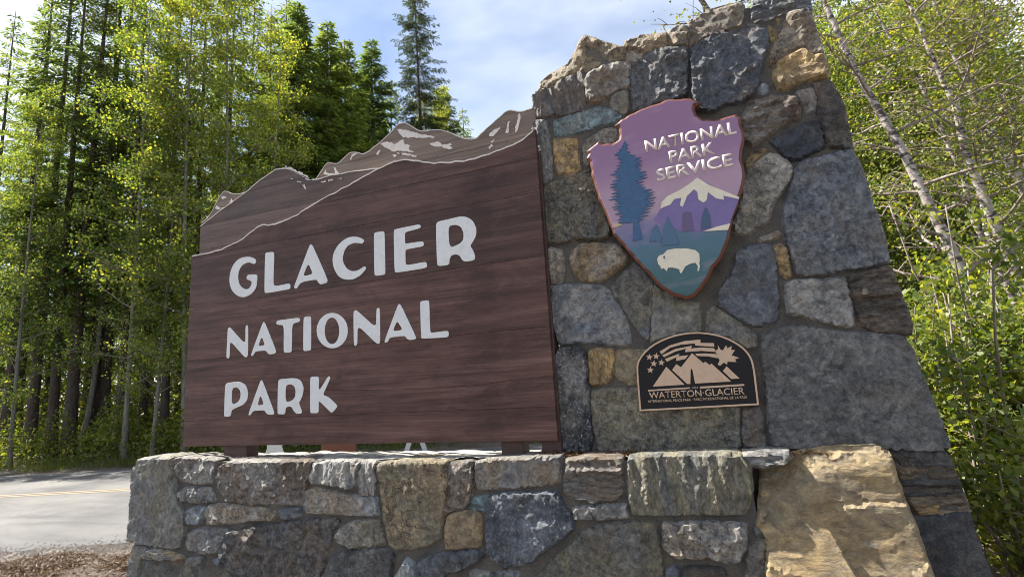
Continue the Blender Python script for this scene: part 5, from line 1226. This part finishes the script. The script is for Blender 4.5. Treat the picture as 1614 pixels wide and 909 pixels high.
def shrub_mesh(seed, h, spread, stems, leaves, size):
    r = random.Random(seed); nr = np.random.RandomState(seed)
    tb = Tubes(); segs = []
    for k in range(stems):
        az = r.uniform(0, 6.283); lean = r.uniform(0.05, 0.75)
        p = Vector((r.uniform(-0.15, 0.15), r.uniform(-0.15, 0.15), 0)); d = Vector((math.cos(az) * lean, math.sin(az) * lean, 1)).normalized()
        L = h * r.uniform(0.6, 1.1); pts = [p]
        for i in range(5):
            d = (d + Vector((r.uniform(-0.2, 0.2), r.uniform(-0.2, 0.2), r.uniform(-0.12, 0.08)))).normalized()
            pts.append(pts[-1] + d * L / 5 * (1 + 0.2 * spread))
        tb.add(pts, [0.014 * (1 - 0.8 * i / 5) + 0.003 for i in range(6)], 4)
        for j in range(7):
            s = r.uniform(0.25, 1.0); c = along(pts, s); a2 = r.uniform(0, 6.283)
            e = c + Vector((math.cos(a2), math.sin(a2), r.uniform(-0.1, 0.8))) * r.uniform(0.15, 0.42) * spread
            tb.add([c, c.lerp(e, 0.5), e], [0.006, 0.005, 0.003], 3); segs.append((c, e))
    A = np.array([list(a) for a, b in segs]); B = np.array([list(b) for a, b in segs])
    pick = nr.randint(0, len(segs), leaves); s = nr.uniform(0.2, 1.08, leaves)[:, None]
    P = A[pick] + (B[pick] - A[pick]) * s + nr.normal(0, 0.05, (leaves, 3))
    P[:, 2] = np.maximum(P[:, 2], 0.03)
    D = nr.normal(0, 1, (leaves, 3)); D[:, 2] += 0.1
    Nn = nr.normal(0, 0.7, (leaves, 3)); Nn[:, 2] += 1.0
    ln = size * nr.uniform(0.6, 1.3, leaves)
    return mesh('stems', tb.V, tb.F), quads_mesh('leaves', kites(P, D, Nn, ln, ln * 0.62, 0.15))

def put_tree(name, parts, mats, loc, rot, scale, label, cat, group=None, lean=(0, 0)):
    e = empty(name, loc)
    e.rotation_euler = (lean[0], lean[1], rot)
    e.scale = scale if hasattr(scale, '__len__') else (scale,) * 3
    for (pn, me), mt in zip(parts, mats):
        if pn == 'trunk' and isinstance(mt, tuple):
            if len(me.materials) == 0: me.materials.append(mt[0]); me.materials.append(mt[1])
            mt = None
        link(pn, me, mt, e, pn in ('trunk', 'stems'))
    tag(e, label, cat, group)
    return e

R = random.Random(11)
HC = 20.0
CON = [conifer(100 + i, HC, b, rm, 0.16, dn, dr) for i, (b, rm, dn, dr) in enumerate([(0.10, 2.3, 0.75, 0.45), (0.20, 2.1, 0.72, 0.35), (0.13, 2.5, 0.8, 0.55), (0.26, 2.0, 0.68, 0.40)])]
SPRUCE = conifer(201, 29.0, 0.38, 3.1, 0.24, 0.85, 0.5, width=0.06, length=0.25, taper=0.62)
LARCH = conifer(202, 24.0, 0.22, 2.0, 0.22, 0.62, 0.25, width=0.035, length=0.22, taper=0.7)
FIR = conifer(203, 20.0, 0.12, 3.4, 0.25, 1.25, 0.32, width=0.07, length=0.27, taper=0.9)
def gen_path(seed, h, bend=0.03, n=10):
    return trunk_path(random.Random(seed), h, bend, n)
ASP = [broadleaf(300 + i, gen_path(300 + i, 16, 0.03), 0.085, 0.14, 40, 2.4, 15000, 0.085) for i in range(4)]

def tree_c(px, dist, h, kind, label, group, rotz=None, fat=1.0):
    tr, fo = {'spruce': SPRUCE, 'larch': LARCH, 'fir': FIR}[kind] if isinstance(kind, str) else CON[kind]
    hh = {'spruce': 29.0, 'larch': 24.0, 'fir': 20.0}.get(kind, HC)
    p = at(px, dist); k = h / hh
    mt = {'larch': M_LARCH, 'spruce': M_SPRUCE}.get(kind, M_CEDAR if kind in (0, 2) else M_NEEDLE)
    return put_tree({'larch': 'larch_tree', 'spruce': 'spruce_tree', 'fir': 'fir_tree'}.get(kind, 'conifer_tree'), (('trunk', tr), ('crown', fo)), (M_BARK, mt), p, R.uniform(0, 6.28) if rotz is None else rotz, (k * fat, k * fat, k), label, 'conifer', group)
def tree_b(px, dist, h, var, label, group=None, lean=(0, 0), mat=None, fat=1.0):
    tr, fo = ASP[var]
    p = at(px, dist, True, 1.5); k = h / 16.0
    return put_tree('aspen_tree', (('trunk', tr), ('crown', fo)), ((M_ASPEN, M_TWIG), mat or M_LEAF2), p, R.uniform(0, 6.28), (k * fat, k * fat, k), label, 'aspen', group, lean)

ORD = ['first', 'second', 'third', 'fourth', 'fifth', 'sixth', 'seventh', 'eighth', 'ninth', 'tenth', 'eleventh', 'twelfth', 'thirteenth', 'fourteenth', 'fifteenth']
g1 = 'conifers in the front row of the wood'
for i, (px, d, h, v) in enumerate([(4, 24, 22, 1), (46, 27, 24, 3), (80, 25, 23, 1), (144, 27, 24, 3), (186, 25.5, 22, 3), (222, 27, 23, 1), (258, 24.5, 21, 3), (296, 25, 22, 3)]):
    tree_c(px, d, h, v, '%s dark conifer trunk from the left in the front row of the wood' % ORD[i], g1)
for x, y, h, v, l in [(-31.0, 9.6, 20, 1, 'nearest'), (-35.5, 7.6, 21, 3, 'second'), (-41.0, 7.2, 22, 0, 'third')]:
    tr, fo = CON[v]
    put_tree('conifer_tree', (('trunk', tr), ('crown', fo)), (M_BARK, M_NEEDLE), Vector((x, y, gz(x, y) - 0.05)), R.uniform(0, 6.28), h / HC, '%s roadside conifer just beyond the left edge of the picture' % l, 'conifer', 'roadside conifers left of the picture')
g2 = 'conifers deeper in the wood'
for i, (px, d, h, v) in enumerate([(-40, 36, 23, 0), (24, 37, 25, 1), (66, 40, 24, 0), (128, 38, 23, 3), (190, 40, 24, 0), (232, 36, 25, 1), (278, 38, 24, 2), (314, 33, 22, 0), (-10, 46, 24, 2), (48, 48, 26, 0), (105, 46, 25, 2), (165, 48, 26, 0), (210, 46, 25, 2), (258, 47, 26, 0)]):
    tree_c(px, d, h, v, '%s shaded conifer from the left deeper in the wood, behind the front row' % ORD[i], g2)
g3 = 'conifers behind the board'
for i, (px, d, h, v) in enumerate([(348, 27, 23, 2), (384, 30, 25, 0), (418, 26.5, 21.5, 2), (446, 32, 26, 0)]):
    tree_c(px, d, h, v, '%s tall conifer from the left rising out of frame behind the wooden sign' % ORD[i], g3, None, 1.15)
for px, d, y, v, l in [(472, 25, 8, 'fir', 'bushy green fir behind the middle peak of the sign, left of the open sky'),
                       (520, 25.5, 30, 'fir', 'conifer with its pointed tip showing against the sky above the word GLACIER'),
                       (558, 27.5, 62, 'fir', 'lower spreading fir left of the tall thin spruce, behind the sign skyline'),
                       (598, 30, 60, 'fir', 'narrow pointed conifer just left of the tall thin spruce'),
                       (626, 33, 120, 1, 'short dark conifer at the foot of the tall thin spruce'),
                       (722, 35, 133, 'fir', 'small fir with upswept tips right of the tall thin spruce'),
                       (752, 37, 172, 1, 'lowest conifer tip beside the open sky, near the right peak of the sign')]:
    p = at(px, d); tree_c(px, d, top_z(px, y, d) - p.z, v, l, None, None, 1.25)
tree_c(685, 30, top_z(662, -34, 30) + 0.4, 'spruce', 'tall thin sparse spruce standing alone against the sky above the sign', None, 1.0)
tree_c(108, 20.5, 23.5, 'larch', 'feathery pale green larch with a dark straight trunk at far left', None, 0.4)
tree_c(160, 27, 25, 'larch', 'pale larch behind the slanting grey aspen trunk', None, 2.0)
for px, d, h, v, l in [(18, 18.6, 13.5, 0, 'yellow-green aspen at the left edge of the picture'),
                       (196, 19.2, 17, 1, 'leafy yellow-green aspen between the slanting trunk and the sign'),
                       (240, 19.6, 13, 2, 'bright aspen crown just left of the wooden sign, in front of dark trunks'),
                       (292, 20.2, 18.5, 3, 'tall aspen with golden upper leaves above the left end of the sign'),
                       (352, 20.8, 18, 0, 'grey trunked aspen behind the small left peak of the sign'),
                       (408, 22, 16.5, 1, 'aspen leaning over the second peak of the sign'),
                       (462, 23.5, 14.5, 2, 'thin aspen behind the valley of the sign skyline')]:
    tree_b(px, d, h, v, l)
p = at(692, 32)
tree_b(692, 32, top_z(690, 158, 32) - p.z, 3, 'small yellow aspen glowing at the foot of the tall thin spruce', mat=M_LEAF, fat=0.9)

# the slanting grey aspen on the left, leaning as it climbs
def traced(seed, pts, r0, limbs, spread, leaves, size, lf=0.35, up=0.5):
    base = Vector(pts[0]); path = [Vector(q) - base for q in pts]
    path = [path[i].lerp(path[i + 1], k / 3) for i in range(len(path) - 1) for k in range(3)] + [path[-1]]
    return base, broadleaf(seed, path, r0, lf, limbs, spread, leaves, size, up)
def at3(px, py, dist):
    h, s = pix_dir(px, py); return Vector((h.x * dist, h.y * dist, EYE.z + dist * s))
q0 = at(126, 20.5); dA = Vector((q0.x, q0.y)).length
b0, prt = traced(400, [q0, at3(138, 660, dA), at3(150, 590, dA), at3(158, 510, dA), at3(167, 410, dA), at3(170, 300, dA), at3(178, 180, dA), at3(182, 60, dA), at3(186, -40, dA)], 0.12, 30, 2.0, 9000, 0.10, 0.42)
put_tree('aspen_tree', (('trunk', prt[0]), ('crown', prt[1])), ((M_ASPEN, M_TWIG), M_LEAF2), b0, 0, 1, 'slender pale grey aspen trunk slanting to the right at the left roadside', 'aspen')

# birches right of the pillar
birch = [
 ([(3.62, 8.0, -0.45), (3.47, 8.0, 0.1), (3.32, 8.0, 0.8), (3.15, 8.0, 1.67), (2.96, 8.0, 2.81), (2.65, 8.0, 4.24), (2.31, 8.0, 5.44), (2.09, 8.0, 6.61), (1.85, 8.1, 8.2), (1.7, 8.2, 9.6)], 0.10, 'thickest pale birch trunk leaning left just right of the pillar'),
 ([(4.75, 9.5, -0.45), (4.5, 9.5, 1.0), (4.25, 9.5, 2.37), (4.17, 9.5, 2.87), (4.05, 9.5, 3.74), (3.94, 9.5, 4.56), (3.95, 9.5, 5.28), (3.81, 9.5, 6.02), (3.73, 9.5, 6.66), (3.63, 9.5, 7.28), (3.5, 9.6, 9.5)], 0.095, 'second birch trunk from the pillar, leaning left near the right edge'),
 ([(6.0, 11.0, -0.45), (5.6, 11.0, 2.2), (5.23, 11.0, 4.24), (5.08, 11.0, 4.91), (4.87, 11.0, 5.89), (4.69, 11.0, 6.97), (4.58, 11.0, 8.04), (4.4, 11, 10.5)], 0.105, 'birch trunk entering at the upper right edge and leaning left'),
 ([(4.85, 12.0, -0.45), (4.95, 12.0, 2.5), (5.17, 12.0, 5.43), (5.31, 12.0, 6.78), (5.44, 12.0, 7.63), (5.51, 12.0, 8.45), (5.6, 12, 11)], 0.085, 'dark upright birch stem leaning right at the top right'),
 ([(5.0, 10.5, -0.45), (4.7, 10.5, 1.4), (4.45, 10.5, 2.89), (4.27, 10.5, 3.66), (4.25, 10.5, 4.48), (4.08, 10.5, 5.41), (3.91, 10.5, 6.45), (3.64, 10.5, 7.23), (3.45, 10.5, 8.07), (3.2, 10.6, 9.6)], 0.06, 'thin birch stem between the two thicker leaning birch trunks')]
for i, (pts, r0, lab) in enumerate(birch):
    b0, prt = traced(420 + i, pts, r0, 34, 1.7, 3400, 0.055, 0.3, 0.35)
    b0.z = gz(b0.x, b0.y) - 0.05
    put_tree('birch_tree', (('trunk', prt[0]), ('crown', prt[1])), ((M_BIRCH, M_TWIG), M_LEAF), b0, 0, 1, lab, 'birch', 'leaning birches right of the pillar')
b0, prt = traced(440, [(1.6, 8.5, -0.4), (1.45, 8.5, 2.5), (1.2, 8.6, 5), (0.7, 8.6, 7.2), (0.1, 8.7, 8.9), (-0.5, 8.7, 9.9)], 0.09, 22, 1.8, 1500, 0.06, 0.5, 0.3)
put_tree('birch_tree', (('trunk', prt[0]), ('crown', prt[1])), ((M_BIRCH, M_TWIG), M_LEAF), b0, 0, 1, 'nearly bare birch twigs showing above the top of the pillar', 'birch')

# thicket and conifers behind the birches
ALD = [broadleaf(500 + i, gen_path(500 + i, 8, 0.06), 0.055, 0.06, 44, 1.9, 17000, 0.052, 0.35) for i in range(3)]
g5 = 'young alders in the thicket right of the pillar'
for i, (px, d, h, v) in enumerate([(1240, 14.5, 8.6, 2), (1312, 14, 10.2, 1), (1356, 14.5, 8.6, 0), (1400, 15.5, 9.4, 1), (1436, 15, 10.4, 2), (1490, 15.5, 10.5, 0), (1542, 15, 8.5, 1), (1580, 16.5, 12, 0), (1612, 15, 10, 2), (1665, 14.5, 9.5, 1), (1720, 13.0, 8.0, 2)]):
    tr, fo = ALD[v]; k = h / 8.0
    put_tree('alder_tree', (('trunk', tr), ('crown', fo)), ((M_TWIG, M_TWIG), M_LEAF2), at(px, d), R.uniform(0, 6.28), k, '%s yellow-green alder from the pillar in the thicket behind the birches' % ORD[i], 'alder', g5)
g6 = 'conifers behind the birch thicket'
for i, (px, d, h, v) in enumerate([(1300, 22, 17, 0), (1345, 24, 19, 2), (1390, 22, 18, 0), (1430, 25, 19, 2), (1475, 23, 19, 0), (1515, 22, 18, 2), (1555, 24, 19, 0), (1600, 22, 19, 2), (1650, 23, 17, 0), (1710, 24, 18, 2)]):
    tree_c(px, d, h, v, '%s green conifer from the pillar, half hidden behind the birch thicket' % ORD[i], g6)

SHR = [shrub_mesh(600 + i, h, sp, st, lv, sz) for i, (h, sp, st, lv, sz) in enumerate([(1.5, 1.0, 16, 4200, 0.062), (2.2, 1.1, 18, 6000, 0.06), (0.9, 0.9, 14, 2600, 0.055)])]
shrubs = [(1520, 5.6, 1, 1.0, 'bright green shrub beside the dark foot of the pillar'), (1590, 5.3, 0, 1.0, 'leafy shrub in the lower right corner'),
          (1470, 7.2, 1, 1.0, 'shrub just right of the pillar, below the thick birch'), (1545, 7.0, 1, 1.15, 'shrub at the foot of the thickest leaning birch'),
          (1610, 6.6, 1, 1.15, 'shrub at the right edge of the picture'), (1440, 8.6, 1, 1.2, 'shrub peeping out behind the right flank of the pillar'), (1650, 6.0, 1, 1.1, 'shrub beyond the right edge of the picture'),
          (1500, 8.8, 1, 1.3, 'tall shrub between the pillar and the second birch'), (1570, 9.0, 1, 1.4, 'tall shrub below the second birch trunk')]
for px, d, v, k, l in shrubs:
    st, lv = SHR[v]
    put_tree('shrub', (('stems', st), ('leaves', lv)), (M_TWIG, M_SHRUB), at(px, d), R.uniform(0, 6.28), k, l, 'shrub', 'shrubs right of the pillar')

# ------------------------------------------------------------------ undergrowth, grass, litter (uncountable)
nr = np.random.RandomState(5)
def verge(name, s_lo, s_hi, x_lo, x_hi, n, hmax, size, mat, label, clump=0.9, seed=3, ratio=0.6, upright=False):
    r = np.random.RandomState(seed)
    P = []
    tot = 0
    A, B = RC[:-1], RC[1:]
    mid = (A + B) / 2
    ok = np.where((mid[:, 0] > x_lo) & (mid[:, 0] < x_hi))[0]
    ln_ = np.linalg.norm(B - A, axis=1)[ok]
    while tot < n:
        k = ok[r.choice(len(ok), n * 2, p=ln_ / ln_.sum())]
        t = r.uniform(0, 1, n * 2)[:, None]
        tg = (B[k] - A[k]) / np.linalg.norm(B[k] - A[k], axis=1, keepdims=True)
        so = r.uniform(s_lo, s_hi, n * 2)
        q = A[k] + (B[k] - A[k]) * t + np.stack([-tg[:, 1], tg[:, 0]], -1) * so[:, None]
        x, y = q[:, 0], q[:, 1]
        dens = np.array([noise.noise(Vector((a * clump, b * clump, seed))) for a, b in zip(x, y)]) * 0.5 + 0.5
        k = r.uniform(0, 1, len(x)) < np.clip((dens - 0.28) * 2.4, 0, 1)
        x, y, dens, so = x[k], y[k], dens[k], so[k]
        z = ROAD_Z - 0.006 + np.clip((so - ROAD_W - 0.4) / 14.0, 0, 1) * 0.55
        hh = hmax * np.clip((dens - 0.2) * 1.7, 0.12, 1.0)
        zz = z + (hh * r.uniform(0.0, 1.0, len(x)) ** 0.8 if not upright else 0)
        P.append(np.stack([x, y, zz], -1)); tot += len(x)
    P = np.concatenate(P)[:n]
    D = r.normal(0, 1, (n, 3)); Nv = r.normal(0, 0.8, (n, 3)); Nv[:, 2] += 1
    if upright:
        D = r.normal(0, 0.32, (n, 3)); D[:, 2] = 1.0; Nv = r.normal(0, 1, (n, 3))
    ln = size * r.uniform(0.6, 1.35, n)
    o = link(name, quads_mesh(name, kites(P, D, Nv, ln, ln * ratio, 0.12)), mat)
    tag(o, label, kind='stuff'); return o
verge('undergrowth', ROAD_W + 1.0, ROAD_W + 5.0, -42, 4, 60000, 2.3, 0.12, M_SHRUB, 'leafy undergrowth along the far edge of the road', 0.75, 3)
verge('forest_ferns', ROAD_W + 5.0, ROAD_W + 20, -52, 6, 60000, 4.6, 0.19, M_SHRUB, 'dim undergrowth deeper in the wood', 0.6, 4)
verge('roadside_grass', ROAD_W + 0.25, ROAD_W + 2.2, -40, 12, 40000, 0.2, 0.22, M_GRASS, 'grass verge on the far side of the road', 0.5, 8, 0.06, True)

def litter(name, fx, n, ln, label, seed, mat=M_LITTER, flat=0.35):
    r = np.random.RandomState(seed)
    P = fx(r, n)
    D = r.normal(0, 1, (len(P), 3)); D[:, 2] *= flat
    Nv = r.normal(0, 0.4, (len(P), 3)); Nv[:, 2] += 1
    l = ln * r.uniform(0.5, 1.4, len(P))
    o = link(name, quads_mesh(name, kites(P, D, Nv, l, np.maximum(l * 0.14, 0.004), 0.3)), mat)
    return tag(o, label, kind='stuff')
def ground_litter(r, n):
    x = r.uniform(-9.0, -5.0, n * 3); y = r.uniform(3.0, 4.9, n * 3)
    w = np.array([noise.noise(Vector((a * 1.6, b * 1.6, 2))) for a, b in zip(x, y)]) * 0.5 + 0.5
    k = (r.uniform(0, 1, len(x)) < np.clip((w - 0.30) * 2.4, 0.12, 1)) & (road_dist(x, y) < -ROAD_N - 0.35 - 0.5 * r.uniform(0, 1, len(x)))
    x, y, w = x[k][:n], y[k][:n], w[k][:n]
    return np.stack([x, y, rough_z(x, y) + 0.010 + 0.09 * np.clip(w - 0.5, 0, 1) * 2 * r.uniform(0, 1, len(x))], -1)
litter('needle_litter', ground_litter, 42000, 0.055, 'brown needle and bark litter on the ground at the wall foot', 31)
litter('wall_top_litter', lambda r, n: np.stack([-1.35 + 2.2 * r.beta(1.2, 1.6, n), r.uniform(Y_WALL + 0.04, Y_PILLAR - 0.01, n), 1.012 + r.uniform(0, 0.014, n)], -1), 3500, 0.04, 'dry orange needles lying on the wall top below the pillar', 32)
def pebbles(n, seed, edge=False):
    r = random.Random(seed); V, F = [], []
    oct_ = [(1, 0, 0), (0, 1, 0), (-1, 0, 0), (0, -1, 0), (0, 0, 1)]
    rr = np.random.RandomState(seed)
    X, Y = rr.uniform(-11, -3.0, n * 2), rr.uniform(1.8, 5.4, n * 2)
    m = road_dist(X, Y) < -ROAD_N + rr.uniform(-0.2, 0.5, n * 2)
    X, Y = X[m][:n], Y[m][:n]
    if edge:
        k = rr.randint(0, len(RC) - 1, n * 6); t = rr.uniform(0, 1, n * 6)[:, None]
        tg = RC[k + 1] - RC[k]; tg = tg / np.linalg.norm(tg, axis=1, keepdims=True)
        so = -ROAD_N + rr.normal(-0.12, 0.22, n * 6)
        q = RC[k] + (RC[k + 1] - RC[k]) * t + np.stack([-tg[:, 1], tg[:, 0]], -1) * so[:, None]
        m = (q[:, 0] > -16) & (q[:, 0] < -4); X, Y = q[m, 0][:n], q[m, 1][:n]
    for x, y, z in zip(X.tolist(), Y.tolist(), rough_z(X, Y).tolist()):
        k = r.uniform(0.006, 0.02); b = len(V)
        a = r.uniform(0, 6)
        for q in oct_:
            V.append((x + k * (q[0] * math.cos(a) - q[1] * math.sin(a)) * r.uniform(0.7, 1.3), y + k * (q[0] * math.sin(a) + q[1] * math.cos(a)) * r.uniform(0.7, 1.3), z + q[2] * k * 0.8 + 0.004))
        for i in range(4): F.append((b + i, b + (i + 1) % 4, b + 4))
    return V, F
V, F = pebbles(4500, 9)
V2_, F2_ = pebbles(7000, 10, True)
F += [tuple(i + len(V) for i in q) for q in F2_]; V += V2_
tag(link('gravel', mesh('gravel', V, F), M_GRAVEL), 'loose gravel on the road shoulder', kind='stuff')

# ------------------------------------------------------------------ barricades beyond the road
def a_frame(parent, x):
    for sg in (-1, 1):
        bm_v = [(x - 0.02, sg * 0.05 - 0.05, 0.84), (x + 0.02, sg * 0.05 - 0.05, 0.84), (x + 0.02, sg * 0.05 + 0.05, 0.84), (x - 0.02, sg * 0.05 + 0.05, 0.84),
                (x - 0.02, sg * 0.34 - 0.05, 0), (x + 0.02, sg * 0.34 - 0.05, 0), (x + 0.02, sg * 0.34 + 0.05, 0), (x - 0.02, sg * 0.34 + 0.05, 0)]
        link('leg', mesh('leg', bm_v, [(0, 1, 2, 3), (7, 6, 5, 4), (0, 4, 5, 1), (1, 5, 6, 2), (2, 6, 7, 3), (3, 7, 4, 0)]), M_BARR, parent)
    box('gusset_plate', x - 0.045, x - 0.021, -0.17, 0.17, 0.60, 0.86, M_BARR, parent)
bases = [(at(433, 14.4, False), 'white A-frame barricade under the sign, left of the orange panel'), (at(655, 14.4, False), 'white A-frame barricade under the sign, nearer its right post')]
for p, lab in bases:
    e = empty('barricade', p)
    h = Vector((p.x, p.y)).normalized()
    e.rotation_euler = (0, 0, math.atan2(h.y, h.x))
    tag(e, lab, 'barricade', 'white barricades beyond the sign')
    a_frame(e, 0.0); a_frame(e, 1.5)
    box('rail', -0.08, 1.6, -0.025, 0.025, 0.88, 1.08, M_BARR, e)
e = empty('orange_panel', at(534, 15.5, False))
h, _ = pix_dir(534); e.rotation_euler = (0, 0, math.atan2(h.y, h.x))
tag(e, 'faded orange-brown panel on a post hanging below the sign edge, between the white barricades', 'panel')
box('panel_board', -0.02, 0.02, -0.45, 0.45, 0.27, 1.15, M_ORANGE, e, 0.004)
for y in (-0.3, 0.3): box('leg', 0.03, 0.08, y - 0.03, y + 0.03, 0.0, 1.1, M_POST, e)

# ------------------------------------------------------------------ render settings that keep it quick
SC.render.engine = 'CYCLES'
cy = SC.cycles
cy.max_bounces = 5; cy.diffuse_bounces = 3; cy.glossy_bounces = 2; cy.transmission_bounces = 4; cy.transparent_max_bounces = 4
cy.caustics_reflective = False; cy.caustics_refractive = False
cy.use_adaptive_sampling = True; cy.adaptive_threshold = 0.02
cy.use_denoising = True
cy.filter_width = 1.0

# painted and cast figures are sub-parts of the face that carries them
for e, face_name in ((arrow, 'painted_face'), (plaque, 'plate')):
    face = [c for c in e.children if c.name.split('.')[0] == face_name][0]
    for c in [c for c in e.children if c is not face and c.name.split('.')[0] not in ('rim', 'mount')]:
        c.location = Vector(c.location) - Vector(face.location)
        c.parent = face

# put each thing's empty at its base
for e, base in ((wall, (-2.3, 4.0, 0.0)), (pillar, (0.1, 4.35, 0.0)), (arrow, (-0.15, Y_PILLAR, 2.07)), (plaque, (-0.15, Y_PILLAR, 1.3))):
    d = Vector(base)
    for ch in e.children: ch.location = Vector(ch.location) - d
    e.location = d
